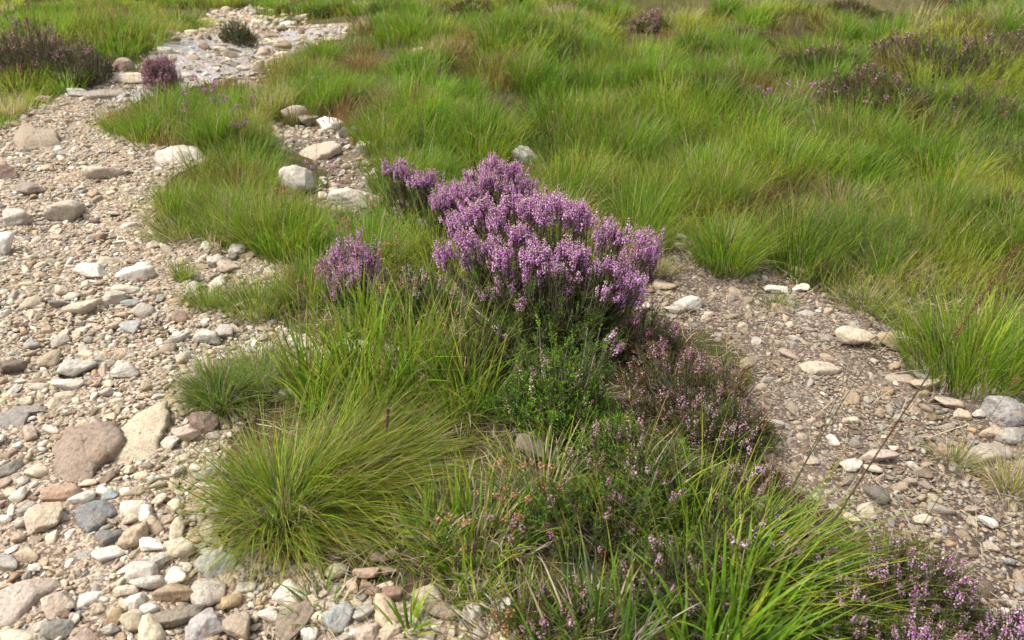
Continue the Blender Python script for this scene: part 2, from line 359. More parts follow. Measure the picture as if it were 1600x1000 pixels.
def rotm(rz, tx, ty):
    cz, sz = np.cos(rz), np.sin(rz); n = len(rz); I = np.zeros((n, 3, 3)); I[:, 0, 0] = cz; I[:, 0, 1] = -sz; I[:, 1, 0] = sz; I[:, 1, 1] = cz; I[:, 2, 2] = 1
    X = np.zeros((n, 3, 3)); X[:, 0, 0] = 1; X[:, 1, 1] = np.cos(tx); X[:, 1, 2] = -np.sin(tx); X[:, 2, 1] = np.sin(tx); X[:, 2, 2] = np.cos(tx)
    Y = np.zeros((n, 3, 3)); Y[:, 1, 1] = 1; Y[:, 0, 0] = np.cos(ty); Y[:, 0, 2] = np.sin(ty); Y[:, 2, 0] = -np.sin(ty); Y[:, 2, 2] = np.cos(ty)
    return X@Y@I
placed = {}; CELL = 0.06; PL = []
def can_place(x, y, r, k):
    i, j = int(x//CELL), int(y//CELL); m = int(math.ceil((r+0.12)/CELL))
    for a in range(i-m, i+m+1):
        for b in range(j-m, j+m+1):
            for (X, Y, R) in placed.get((a, b), ()):
                if (X-x)**2+(Y-y)**2 < (k*(R+r))**2: return False
    return True
def put(x, y, r): placed.setdefault((int(x//CELL), int(y//CELL)), []).append((x, y, r))
def hero_stone(px, py, wpx, asp, flat, colour, rot, ang, label, tilt=(0, 0), seed=None, sink=0.3, group=None):
    """px,py: middle of the stone in the picture; wpx its width; asp depth/width on the ground; flat height/width; rot degrees"""
    P = g1(px, py); a = wpx/ppm(P)/2
    hgt = flat*a
    P = g1(px, py+hgt*0.5*ppm(P)*CP)                          # the middle seen is above the foot
    D = stone_shape(ICO[4 if wpx > 60 else 3][0], seed or int(px*31+py), ang)
    sc_ = np.array([a, a*asp, a*flat])*1.02
    Rm = rotm(np.array([math.radians(rot)]), np.array([math.radians(tilt[0])]), np.array([math.radians(tilt[1])]))[0]
    Vv = (D*sc_)@Rm.T
    c = np.array(STC[colour]) if isinstance(colour, str) else np.array(colour)*0.84
    o = mesh('stone', Vv, [ICO[4 if wpx > 60 else 3][1]], np.repeat((c*(1+rng.normal(0, 0.04)))[None], len(Vv), 0), M_STONE, smooth=True)
    z = float(H(P[0], P[1])); o.location = (float(P[0]), float(P[1]), z+hgt*(1-2*sink)+0.004)
    tag(o, label, 'stone', group)
    put(P[0], P[1], a*math.sqrt(asp)*0.9)
    return o
HS = [
 (136,702,118,.75,.42,(0.36,0.24,0.18),20,.95,'large angular reddish brown slab lying tilted on the loose gravel',(6,-6),.2),
 (226,682,108,.62,.30,(0.60,0.50,0.34),52,.7,'long cream slab tucked behind the reddish brown slab',(0,4),.3),
 (322,662,45,.8,.75,(0.30,0.21,0.17),0,.3,'rounded dark pinkish stone just under the wiry grass tuft',(0,0),.3),
 (291,680,36,.9,.7,'pink',0,.5,'pinkish cream stone between the cream slab and the dark rounded stone',(0,0),.3),
 (268,692,28,.8,.7,'pale',0,.6,'small pale grey stone at the foot of the cream slab',(0,0),.3),
 (324,741,34,.9,.7,'grey',20,.8,'speckled grey angular stone beside the large radiating tuft',(0,0),.3),
 (152,806,72,.7,.5,(0.25,0.25,0.235),15,.6,'flat dark bluish grey stone among rounded pebbles',(4,4),.25),
 (165,840,40,.8,.6,(0.22,0.21,0.19),0,.4,'dark grey pebble touching the flat bluish grey stone',(0,0),.3),
 (73,815,66,.8,.55,(0.58,0.47,0.34),30,.7,'tan stone with an ochre stained end, left of the bluish grey one',(0,0),.25),
 (38,935,135,.7,.35,(0.52,0.40,0.33),25,.6,'broad pink slab cut by the edge of the photo at lower left',(0,-4),.3),
 (90,940,58,.8,.6,(0.60,0.48,0.37),10,.7,'cream pink angular stone next to the broad pink slab',(0,0),.25),
 (90,980,56,.6,.5,(0.25,0.24,0.20),5,.3,'dark greenish grey oval stone below the cream pink stone',(0,0),.3),
 (0,386,50,.9,.8,'white',0,.3,'rounded white boulder half out of the photo at the left edge',(0,0),.3),
 (100,329,62,.75,.72,(0.50,0.43,0.34),-10,.6,'large beige boulder sitting alone on the upper gravel',(0,0),.28),
 (32,341,66,.5,.5,(0.52,0.46,0.38),-5,.8,'low cream boulder with a shaded front, left of the beige boulder',(0,0),.3),
 (157,270,50,.6,.55,(0.55,0.46,0.36),15,.9,'angular beige stone on the track, above the beige boulder',(0,0),.3),
 (6,268,52,.6,.55,(0.40,0.28,0.21),-25,.8,'pinkish brown stone at the left edge of the track',(0,0),.25),
 (48,298,50,.5,.45,(0.34,0.28,0.23),0,.6,'brownish grey stone behind the low cream boulder',(0,0),.3),
 (52,221,104,.45,.42,(0.40,0.32,0.24),0,.5,'wide brown flat boulder embedded across the upper track',(0,0),.35),
 (115,577,52,.9,.6,'pale',35,.6,'pale grey bulky stone in the middle of the pebbles',(0,0),.3),
 (112,600,48,.5,.45,'pale',0,.5,'low pale grey stone in front of the bulky one',(0,0),.3),
 (196,582,46,.6,.5,'pale',35,.4,'pale elongated stone slanting towards the wiry tuft',(0,0),.3),
 (18,572,40,.8,.7,(0.21,0.16,0.13),0,.4,'dark brown rounded stone at the left edge of the gravel',(0,0),.3),
 (44,655,100,.6,.13,(0.26,0.23,0.20),10,.4,'smooth grey bedrock patch flush with the gravel',(0,0),.4),
 (147,425,48,.7,.5,'white',-20,.7,'cream white blocky stone in the upper gravel',(0,0),.3),
 (208,428,54,.45,.5,'white',20,.6,'long whitish stone right of the blocky white one',(0,0),.3),
 (178,465,44,.8,.5,(0.55,0.47,0.37),0,.9,'layered cream stone below the whitish stones',(0,0),.3),
 (131,482,50,.45,.5,'cream',30,.6,'slim cream stone leaning beside the layered stone',(0,0),.3),
 (90,476,36,.5,.5,(0.27,0.24,0.21),0,.5,'dark flat stone left of the slim cream stone',(0,0),.3),
 (210,475,30,.5,.5,'bluegrey',0,.3,'small bluish grey stone right of the layered stone',(0,0),.3),
 (276,530,44,.35,.4,'pale',40,.4,'grey cylindrical stone pointing at the wiry tuft',(0,0),.3),
 (205,512,34,.8,.4,(0.40,0.40,0.37),0,.8,'pale blue grey angular stone half sunk in the track',(0,0),.35),
 (120,145,32,.6,.5,'pale',0,.5,'pale stone under the faded heather bank',(0,0),.3),
 (188,103,32,.7,.8,(0.44,0.30,0.24),-15,.9,'pinkish pointed rock where the track meets the bank',(0,0),.3),
 (176,121,34,.6,.5,'pale',0,.6,'rounded pale rock below the pinkish pointed rock',(0,0),.3),
 (210,122,52,.5,.35,'cream',0,.7,'flat cream rock right of the pinkish pointed rock',(0,0),.3),
 (168,148,80,.35,.25,(0.42,0.37,0.31),8,.6,'long grey shelf of rock crossing the upper track',(0,0),.4),
 (68,155,34,.5,.5,(0.40,0.28,0.22),0,.5,'reddish stone below the left bank',(0,0),.3),
 (282,246,82,.35,.3,(0.66,0.60,0.50),5,.6,'long white stone bedded in the grass verge',(0,0),.45),
 (494,133,40,.6,.6,'cream',15,.8,'cream angular stone standing alone in the meadow grass',(0,0),.2),
 (458,182,40,.9,.85,(0.50,0.41,0.31),0,.4,'rounded tan boulder, left end of the row of three',(0,0),.2),
 (486,191,32,.8,.6,(0.42,0.35,0.27),0,.5,'darker squat stone in the middle of the row of three',(0,0),.25),
 (512,195,36,.8,.7,'white',0,.6,'bright white stone, right end of the row of three',(0,0),.2),
 (415,173,40,.6,.5,'grey',0,.5,'grey lichened stone left of the tan boulder',(0,0),.3),
 (552,210,34,.7,.5,(0.10,0.08,0.075),0,.3,'dark peaty lump on the bare patch behind the heather',(0,0),.3),
 (577,233,30,.9,.8,'pale',0,.8,'pale upright stone on the bare patch',(0,0),.25),
 (500,238,66,.5,.35,(0.60,0.50,0.38),-8,.6,'flat cream stone on the bare patch',(0,0),.35),
 (467,287,52,.7,1.1,(0.60,0.55,0.46),0,.6,'tall whitish stone rising out of the green rushes',(0,0),.2),
 (545,310,82,.5,.5,(0.58,0.52,0.42),-15,.7,'whitish stone half hidden by grass left of the heather',(0,0),.3),
 (735,275,24,.8,.7,'white',0,.5,'small white stone showing behind the flowering heather',(0,0),.3),
 (817,242,42,.7,.7,(0.62,0.58,0.50),0,.6,'white stone in the grass above the flowering heather',(0,0),.25),
 (668,86,46,.6,.5,'pink',0,.6,'pinkish stone sunk in the far meadow',(0,0),.25),
 (706,153,34,.6,.4,'pink',0,.6,'low pink stone in the meadow, nearer than the sunk one',(0,0),.25),
 (676,352,48,.6,.7,(0.62,0.60,0.52),30,.7,'white stone leaning among dead twigs left of the main heather',(0,0),.2),
 (985,345,38,.6,.5,'tan',-10,.5,'tan stone behind the right side of the flowering heather',(0,0),.3),
 (1063,371,20,.8,.8,'pale',0,.5,'small grey stone at the foot of the meadow grass',(0,0),.3),
 (1062,386,22,.8,.7,'cream',0,.5,'small cream stone just below the grey one by the meadow',(0,0),.3),
 (1035,446,54,.45,.25,'tan',0,.6,'flat tan stone at the start of the bare soil',(0,0),.4),
 (1077,476,42,.7,.6,'pale',-15,.7,'pale peaked stone right of the flowering heather',(0,0),.3),
 (1003,482,26,.8,.5,'cream',0,.5,'cream stone touching the heather edge',(0,0),.3),
 (1048,484,24,.6,.4,'pale',0,.5,'small pale stone left of the peaked one',(0,0),.3),
 (1245,422,24,.7,.6,(0.66,0.55,0.42),0,.7,'small cream stone under the meadow edge',(0,0),.3),
 (1218,453,36,.6,.4,'white',0,.8,'white broken stone, left half of a pair',(0,0),.35),
 (1252,451,30,.7,.45,'white',20,.8,'white broken stone, right half of a pair',(0,0),.35),
 (1333,530,50,.75,.72,(0.60,0.49,0.36),0,.6,'cream capped stone, left of the two at the grass foot',(0,0),.2),
 (1402,537,56,.55,.62,(0.50,0.38,0.24),-18,.5,'tan wedge shaped stone, right of the two at the grass foot',(0,0),.2),
 (1276,578,84,.32,.2,(0.62,0.51,0.40),-6,.8,'long flat cream stone lying in the bare soil',(0,0),.4),
 (1570,644,68,.75,.75,(0.40,0.37,0.34),-6,.5,'large rounded grey granite stone at the right edge',(0,0),.22),
 (1531,611,36,.8,.6,'olive',0,.3,'olive brown rounded stone beneath the right tuft',(0,0),.35),
 (1412,592,44,.5,.35,(0.42,0.34,0.27),0,.7,'brownish flat stone on the soil left of the right tuft',(0,0),.35),
 (1446,603,36,.7,.5,'tan',0,.6,'tan stone under the blades of the right tuft',(0,0),.3),
 (1480,631,32,.6,.5,'pink',-20,.4,'pink oval stone left of the large granite stone',(0,0),.3),
 (1502,648,32,.6,.5,'tan',-10,.5,'tan oval stone touching the pink oval one',(0,0),.3),
 (1528,648,20,.9,.7,'pale',0,.4,'small pale pebble just left of the large granite stone',(0,0),.3),
 (1548,677,30,.8,.7,'tan',0,.6,'tan stone below the large granite stone',(0,0),.3),
 (1572,678,34,.9,.7,'grey',0,.6,'grey stone below the large granite stone',(0,0),.3),
 (1540,712,84,.5,.28,(0.46,0.39,0.31),-5,.6,'broad flat tan stone in the right gravel',(0,0),.4),
 (1372,711,58,.6,.35,(0.50,0.40,0.32),-8,.8,'pinkish flat stone in the middle of the bare soil',(0,0),.35),
 (1330,728,44,.6,.35,'pale',0,.7,'pale grey flat stone left of the pinkish flat one',(0,0),.35),
 (1365,733,26,.6,.5,'cream',-20,.5,'small cream stone below the pinkish flat one',(0,0),.3),
 (1205,663,36,.5,.4,'grey',-15,.6,'grey stone beside the sprawling heather',(0,0),.3),
 (1265,720,34,.6,.4,'pink',-15,.6,'reddish pink stone by the long dark stalks',(0,0),.3),
 (1350,797,42,.7,.4,'cream',10,.8,'cream angular stone in the lower right gravel',(0,0),.3),
 (1330,812,32,.5,.6,(0.64,0.52,0.36),-25,.6,'slim cream yellow stone by the leaning grass',(0,0),.3),
 (1440,812,30,.5,.5,'cream',0,.7,'cream stone amid the lower right gravel',(0,0),.3),
 (1545,817,28,.7,.6,'white',-20,.8,'white angular stone near the right edge',(0,0),.3),
 (1336,888,26,.8,.6,(0.52,0.32,0.20),0,.7,'orange stone in the gravel above the bottom right heather',(0,0),.3),
 (1577,878,22,.9,.6,'bluegrey',0,.7,'bluish grey block stone near the right edge',(0,0),.3),
 (838,708,58,.8,.7,(0.22,0.175,0.135),-10,.5,'brownish grey stone sheltering under the heather',(0,0),.2),
 (577,898,38,.6,.55,(0.50,0.35,0.26),5,.9,'flat topped pink stone in the dead grass',(0,0),.2),
 (577,922,28,.8,.8,(0.30,0.20,0.14),0,.5,'brown stone beneath the flat topped pink one',(0,0),.2),
 (612,928,38,1.1,.8,(0.30,0.18,0.14),80,.4,'reddish brown oval stone in the dead grass',(0,0),.25),
 (598,872,46,.6,.5,(0.25,0.18,0.13),0,.4,'dark brown stone under the litter below the tuft',(0,0),.3),
 (607,893,28,.7,.6,'brown',0,.5,'brown stone right of the flat topped pink one',(0,0),.3),
 (457,968,90,.62,.35,(0.30,0.235,0.17),82,.3,'long brown stone pointing away at the bottom of the photo',(0,0),.35),
 (527,965,48,.8,.7,(0.40,0.40,0.37),0,.6,'bluish grey speckled stone right of the long brown one',(0,0),.3),
 (568,958,34,.8,.7,'grey',10,.8,'grey angular stone right of the bluish grey speckled one',(0,0),.3),
 (487,992,32,.8,.8,'white',0,.5,'white speckled stone at the bottom edge',(0,0),.3),
 (575,990,40,.8,.7,'pink',0,.6,'pinkish stone at the bottom edge, right of the white speckled one',(0,0),.3),
 (607,988,32,.8,.7,'tan',0,.6,'tan stone at the bottom edge under the bright blades',(0,0),.3),
 (325,972,62,.85,.75,(0.44,0.39,0.36),20,.7,'pale pinkish grey speckled stone at the bottom of the gravel',(0,0),.3),
 (375,978,54,.85,.7,(0.42,0.33,0.24),30,.5,'tan stone right of the pinkish grey speckled one',(0,0),.3),
 (275,965,74,.5,.5,(0.27,0.23,0.17),22,.3,'long dark grey brown stone left of the speckled one',(0,0),.3),
 (276,925,58,.6,.6,(0.42,0.31,0.20),-15,.6,'tan brown wedge stone above the long dark stone',(0,0),.3),
 (330,880,60,.75,.55,(0.42,0.40,0.36),10,.6,'pale grey flat stone at the rim of the large tuft',(0,0),.3),
 (212,842,54,.45,.6,(0.54,0.42,0.28),52,.5,'slanting tan stone left of the white and cream pair',(0,0),.3),
 (240,852,40,.7,.6,'white',0,.6,'white stone, left of a pair in the pebbles',(0,0),.3),
 (281,853,44,.7,.6,'cream',0,.6,'cream stone, right of a pair in the pebbles',(0,0),.3),
 (215,893,50,.6,.7,'pale',0,.3,'mottled whitish stone below the slanting tan one',(0,0),.3),
 (250,877,38,.7,.7,'pale',40,.3,'mottled whitish stone below the white and cream pair',(0,0),.3),
 (275,900,38,.7,.7,'white',-20,.5,'white tapered stone above the wedge stone',(0,0),.3),
 (235,912,48,.6,.6,'pale',5,.4,'pale speckled oval stone left of the wedge stone',(0,0),.3),
 (192,925,34,.8,.7,'cream',0,.7,'pale cream block stone in the lower pebbles',(0,0),.3),
 (217,937,30,.9,.8,'white',0,.7,'white block stone right of the cream block stone',(0,0),.3),
 (236,955,36,.8,.8,'pale',10,.6,'grey white stone left of the long dark stone',(0,0),.3),
 (211,972,38,.8,.8,(0.47,0.40,0.28),0,.4,'yellowish tan rounded stone near the bottom edge',(0,0),.3),
 (172,985,28,.8,.8,'grey',0,.3,'round grey brown stone near the bottom edge',(0,0),.3),
 (40,1000,70,.7,.5,'cream',0,.4,'large cream stone cut by the bottom edge',(0,0),.3),
 (45,867,34,.8,.6,'tan',0,.5,'tan rounded stone above the broad pink slab',(0,0),.3),
 (38,800,34,.8,.7,'grey',0,.3,'grey rounded stone left of the ochre stained one',(0,0),.3),
 (12,880,40,.8,.6,'grey',0,.3,'dark speckled stone at the left edge above the pink slab',(0,0),.3),
 (85,775,58,.6,.5,(0.46,0.31,0.21),15,.4,'orange brown stone under the reddish brown slab',(0,0),.3),
 (132,778,44,.6,.6,'white',25,.5,'white elongated stone above the flat bluish grey one',(0,0),.3),
 (172,776,24,.7,.6,(0.33,0.37,0.36),0,.2,'small turquoise grey pebble above the bluish grey stone',(0,0),.3),
 (740,955,36,1.0,.8,'pale',80,.6,'pale upright stone in the litter at the bottom centre',(0,0),.3),
 (690,955,44,.7,.6,(0.30,0.23,0.17),-10,.4,'brown stone in the litter at the bottom centre',(0,0),.3),
 (790,945,30,.8,.6,'white',0,.7,'white stone beside the low heath at the bottom centre',(0,0),.3),
 (460,615,34,.8,.6,'pale',0,.5,'pale lichened stone among the upright blades',(0,0),.3),
 (330,525,40,.8,.6,'pale',0,.5,'pale grey stone behind the wiry tuft',(0,0),.3),
 (352,520,34,.8,.6,'grey',0,.5,'grey stone behind the wiry tuft, right of the pale one',(0,0),.3),
 (335,410,34,.8,.6,'pale',10,.6,'pale stone beside the small seedling tuft',(0,0),.3),
 (355,418,40,.6,.5,'pink',-10,.6,'pinkish stone right of the small seedling tuft',(0,0),.3),
 (370,390,34,.7,.5,'white',0,.6,'whitish stone below the verge grass',(0,0),.3),
]
def slab(outline, thick, c, label, up=(0, 0), seed=1, base=0.0, dome=.25):
    """a broken slab whose outline on the ground is given; up tilts its top along x and y (m per m)"""
    r = np.random.default_rng(seed); p = world_poly(outline); ctr = p.mean(0); q = p-ctr
    d = np.linalg.norm(np.roll(p, -1, 0)-p, axis=1); cum = np.concatenate([[0], np.cumsum(d)]); n = 72; tt = np.linspace(0, cum[-1], n, endpoint=False)
    qc = np.concatenate([q, q[:1]]); ed = np.stack([np.interp(tt, cum, qc[:, k]) for k in (0, 1)], -1)
    nn_ = ed/np.linalg.norm(ed, axis=1, keepdims=True); kk = np.arange(n)*2*math.pi/n; sr = np.abs(ed).max()
    for _ in range(1): ed = .5*ed+.25*(np.roll(ed, 1, 0)+np.roll(ed, -1, 0))
    ed = ed*(1+(sum(np.sin(kk*f_+r.uniform(0, 6))*a_ for f_, a_ in ((5,.022),(8,.02),(13,.016),(21,.013),(31,.009)))+r.normal(0, .007, n))[:, None]); R0 = np.abs(ed).max(); Vs = []; rings = [(.02, 0), (.12, 0), (.22, 0), (.32, 0), (.42, 0), (.52, 0), (.61, 0), (.70, 0), (.78, 0), (.86, .01), (.93, .04), (.98, .16), (1.0, .38), (.99, .7), (.95, 1.1)]
    cut = r.uniform(-1, 1, (5, 2)); cut /= np.linalg.norm(cut, axis=1, keepdims=True)
    ph = r.uniform(0, 6, 6); fr = r.uniform(-1, 1, (6, 2))*np.array([3, 5, 9, 15, 24, 40])[:, None]/R0
    for a, dn in rings:
        e = ed*a; nz_ = sum(np.sin(e@fr[k]+ph[k])*.5**k for k in range(6))*thick*.16
        nz_ = nz_-sum(np.maximum(0, e@cut[k]-R0*r_)*s_ for k, (r_, s_) in enumerate(((.25,.35),(.45,.5),(.35,.3),(.6,.8),(.5,.5))))+np.sin(e@(fr[5]*2.3))*np.sin(e@(fr[4][::-1]*3.1))*thick*.05
        z = thick*(1-dn)+up[0]*e[:, 0]+up[1]*e[:, 1]+nz_*(1 if dn < .5 else .3)-thick*dome*a**3*.5; z = np.where(dn >= 1.1, -thick*.3, np.maximum(z, -thick*.25))
        jt = r.normal(0, .010*R0 if dn > .1 else .002*R0, (n, 2)); Vs.append(np.concatenate([e+jt, z[:, None]], 1))
    Vv = np.concatenate(Vs); k = len(rings); b = (np.arange(k-1)[:, None]*n+np.arange(n)[None]); b2 = (np.arange(k-1)[:, None]*n+(np.arange(n)[None]+1) % n)
    f = np.stack([b, b+n, b2+n, b2], -1).reshape(-1, 4)[:, ::-1]; Vv = np.concatenate([Vv, [[0, 0, Vs[0][:, 2].mean()]]]); cap = np.stack([np.arange(n), (np.arange(n)+1) % n, np.full(n, len(Vv)-1)], -1)
    o = mesh('stone', Vv, [f, cap], np.repeat((np.array(c)*.84)[None], len(Vv), 0), M_STONE, smooth=True); o.location = (float(ctr[0]), float(ctr[1]), float(H(ctr[0], ctr[1]))+base); tag(o, label, 'stone')
    rr = np.sqrt(abs(np.sum(q[:, 0]*np.roll(q[:, 1], -1)-q[:, 1]*np.roll(q[:, 0], -1))/2)/math.pi)
    for e in np.concatenate([ed[::9]*.75, ed[::18]*.3]): put(ctr[0]+e[0], ctr[1]+e[1], rr*.3)
    return o
slab([(80,700),(100,682),(150,670),(183,668),(193,685),(199,702),(186,716),(150,738),(140,753),(96,756),(84,745),(86,722)], .035, (0.33,0.25,0.19), 'large angular reddish brown slab lying tilted on the loose gravel', (.10,.10), 3, .012)
slab([(190,680),(225,652),(262,636),(268,662),(252,690),(246,712),(215,728),(185,730),(172,716),(192,704)], .018, (0.60,0.50,0.35), 'long cream slab tucked behind the reddish brown slab', (0,.08), 4)
slab([(-30,935),(30,918),(85,902),(96,915),(62,938),(25,978),(-30,985)], .02, (0.52,0.43,0.35), 'broad pink slab cut by the edge of the photo at lower left', (0,.04), 5)
slab([(-15,645),(30,636),(85,634),(92,641),(48,648),(32,672),(-15,678)], .010, (0.30,0.26,0.225), 'smooth grey bedrock patch flush with the gravel', (0,.0), 6)
slab([(243,252),(255,239),(285,238),(318,238),(324,247),(290,254),(250,259)], .045, (0.64,0.58,0.48), 'long white stone bedded in the grass verge', (0,.05), 7)
slab([(1237,573),(1250,567),(1300,571),(1317,579),(1310,585),(1270,585)], .014, (0.56,0.46,0.35), 'long flat cream stone lying in the bare soil', (0,.05), 8)
slab([(117,806),(126,790),(160,785),(187,787),(183,803),(160,823),(140,836),(125,828)], .022, (0.255,0.25,0.235), 'flat dark bluish grey stone among rounded pebbles', (.02,.05), 9)
slab([(448,240),(478,231),(522,229),(535,240),(515,249),(470,252)], .03, (0.58,0.48,0.36), 'flat cream stone on the bare patch', (0,.05), 10)
slab([(1500,712),(1530,700),(1575,706),(1586,718),(1550,724),(1510,722)], .02, (0.44,0.37,0.29), 'broad flat tan stone in the right gravel', (0,.04), 11)
slab([(20,222),(32,208),(52,205),(62,214),(88,212),(97,226),(70,236),(30,236)], .06, (0.38,0.30,0.215), 'wide brown cleft boulder embedded across the upper track', (0,.08), 12)
slab([(125,150),(150,142),(205,141),(212,147),(180,153),(140,157)], .03, (0.36,0.31,0.26), 'long grey shelf of rock crossing the upper track', (0,.03), 13)
SL = {'large angular reddish brown slab lying tilted on the loose gravel','long cream slab tucked behind the reddish brown slab','broad pink slab cut by the edge of the photo at lower left','smooth grey bedrock patch flush with the gravel','long white stone bedded in the grass verge','long flat cream stone lying in the bare soil','flat dark bluish grey stone among rounded pebbles','flat cream stone on the bare patch','broad flat tan stone in the right gravel','wide brown flat boulder embedded across the upper track','long grey shelf of rock crossing the upper track'}
HS = [h for h in HS if h[8] not in SL]
for (px, py, wp, asp, fl, c, rot, ang, lab, tl, sk) in HS:
    hero_stone(px, py, wp, asp, fl, c, rot, ang, lab, tl, None, sk)
# loose stones: big first, then smaller ones into the gaps
def scatter(n, poly, r0, r1, power, k, dens=None):
    lo = poly.min(0); hi = poly.max(0); hi[1] = min(hi[1], 12); lo[0] = max(lo[0], -4.5); hi[0] = min(hi[0], 4.5)
    y = lo[1]+(hi[1]-lo[1])*rng.random(n)**power; x = U(lo[0], hi[0], n)
    ok = inpoly(x, y, poly); P = np.stack([x, y, H(x, y)], -1); a, b, d = proj(P)
    ok &= (a > -430) & (a < 2030) & (b > -30) & (b < 1180)
    if dens is not None: ok &= rng.random(n) < dens(x, y)
    for i in np.nonzero(ok)[0]:
        r = r0*(r1/r0)**(rng.random()**1.6)
        if can_place(x[i], y[i], r, k): put(x[i], y[i], r); PL.append((x[i], y[i], r))
clump = lambda x, y: np.clip(1.7*fbm(x*2.2, y*2.2, 55)-0.15, 0.15, 1)
scatter(1500, world_poly([(230,150),(240,70),(330,20),(330,-15),(470,-15),(480,40),(560,45),(500,75),(400,140),(300,138)]), 0.03, 0.07, 0.7, 0.95)
scatter(220, LP, 0.05, 0.11, 0.5, 1.0, lambda x, y: (y > 5.6)*.8)
scatter(5200, LP, 0.017, 0.036, 2.0, 0.82, lambda x, y: .4+.6*clump(x, y))
dirt = lambda x, y: np.clip((fbm(x*2.6+3, y*2.6, 58)-.34)*9, .35, 1)
scatter(60000, LP, 0.011, 0.021, 1.7, 0.78, dirt)
scatter(110000, LP, 0.0065, 0.012, 1.8, 0.70, dirt)
scatter(90000, LP, 0.0045, 0.008, 2.4, 0.68)
scatter(900, RP, 0.018, 0.034, 1.3, 1.05, lambda x, y: 0.25*clump(x, y)); scatter(5200, RP, 0.010, 0.020, 1.5, 0.9, lambda x, y: 0.5*clump(x, y)); scatter(60000, RP, 0.0035, 0.009, 2.0, 0.75, lambda x, y: 0.55*clump(x, y))
SG = world_poly([(455,600),(480,545),(560,535),(650,535),(715,590),(690,640),(600,650),(520,655),(450,630)])
scatter(500, SG, 0.012, 0.026, 1, 0.9); scatter(3000, SG, 0.006, 0.012, 1, 0.8)
scatter(500, MP, 0.02, 0.035, 1, 0.95); scatter(2500, MP, 0.009, 0.02, 1, 0.85, lambda x, y: 0.6+0*x)
PL = np.array(PL); PPm = np.stack([PL[:, 0], PL[:, 1], H(PL[:, 0], PL[:, 1])], -1); qa, qb, qd = proj(PPm)
wpx = PL[:, 2]*2*F/qd; inside = (qa > 2) & (qa < 1598) & (qb > 2) & (qb < 1000)
typ = np.zeros(len(PL), int); typ[inpoly(PL[:, 0], PL[:, 1], RP)] = 1; typ[inpoly(PL[:, 0], PL[:, 1], MP)] = 2
PN = ['cream','white','tan','pink','ochre','grey','bluegrey','brown','pale','olive']
PW = {0: [7,4,6,2.2,1.2,2.2,0.35,1.3,4,0.5], 1: [3,1.2,5,2.5,1.5,4,0.4,3.5,2.5,1.2], 2: [4,2,4,3,1,3,.3,2,4,.5]}
ck = np.zeros(len(PL), int)
for t_ in (0, 1, 2):
    m_ = typ == t_; q = np.array(PW[t_]); ck[m_] = rng.choice(10, m_.sum(), p=q/q.sum())
cc = np.array([STC[n] for n in PN])[ck]*(1+rng.normal(0, 0.15, (len(PL), 1)))*(1+rng.normal(0, 0.014, (len(PL), 3)))
cc = cc*np.where(typ == 1, .72, .90)[:, None]*np.array([1.0, .985, .94])
order = np.argsort(-(wpx*inside)); indiv = np.zeros(len(PL), bool); indiv[order[:170]] = True
asp = U(0.5, 0.95, len(PL)); flt = U(0.4, 0.75, len(PL)); rz = U(0, 6.28, len(PL)); tx = rng.normal(0, 0.2, len(PL)); ty = rng.normal(0, 0.2, len(PL))
tk = rng.integers(0, 28, len(PL))
def stone_verts(i, s):
    """vertices of stones i (array) that share one template"""
    k = tk[i[0]]; T = TMPL[s][k]; S_ = np.stack([PL[i, 2]*1.1, PL[i, 2]*asp[i]*1.1, PL[i, 2]*flt[i]*1.1], -1)
    V_ = np.einsum('nij,nvj->nvi', rotm(rz[i], tx[i], ty[i]), T[None]*S_[:, None, :]); return V_
zc = PPm[:, 2]+PL[:, 2]*flt*np.where(typ == 1, 0.24, 0.34)
CW = dict(cream='cream', white='white', tan='tan', pink='pinkish', ochre='ochre', grey='grey', bluegrey='bluish grey', brown='brown', pale='pale grey', olive='olive')
for i in order[:170]:
    V_ = stone_verts(np.array([i]), 2)[0]
    o = mesh('stone', V_, [ICO[2][1]], np.repeat(cc[i][None], len(V_), 0), M_STONE, smooth=bool(tk[i] % 5 in (0, 3))); o.location = (PL[i, 0], PL[i, 1], zc[i])
    if typ[i] == 0:
        zone = 'lying loose among the gravel of the track on the left' if qb[i] > 600 else 'lying loose on the farther part of the left track'
        grp = 'loose '+CW[PN[ck[i]]]+' stones '+('on the near left track' if qb[i] > 600 else 'on the farther left track')
    elif typ[i] == 1: zone = 'lying loose on the bare soil right of the heather'; grp = 'loose '+CW[PN[ck[i]]]+' stones on the right soil'
    else: zone = 'lying on the bare patch behind the heather'; grp = 'loose '+CW[PN[ck[i]]]+' stones behind the heather'
    tag(o, 'small '+CW[PN[ck[i]]]+' stone '+zone, 'stone', grp)
acc = Acc(); flags = []
for s in (1, 2):
    for k in range(28):
        i = np.nonzero((~indiv) & (tk == k) & ((wpx > 17) if s == 2 else (wpx <= 17)))[0]
        if not len(i): continue
        V_ = stone_verts(i, s)+np.stack([PL[i, 0], PL[i, 1], zc[i]], -1)[:, None, :]; nv = V_.shape[1]
        f = ICO[s][1][None]+(np.arange(len(i))*nv)[:, None, None]
        acc.add(V_.reshape(-1, 3), [f.reshape(-1, 3)], np.repeat(cc[i], nv, 0)); flags.append(np.full(f.shape[0]*f.shape[1], k % 5 in (0, 3)))
gr = acc.build('gravel', M_STONE, smooth=np.concatenate(flags)); tag(gr, 'loose gravel of tan, cream and grey pebbles covering both tracks', 'gravel', kind='stuff')
print('STONES', len(PL))

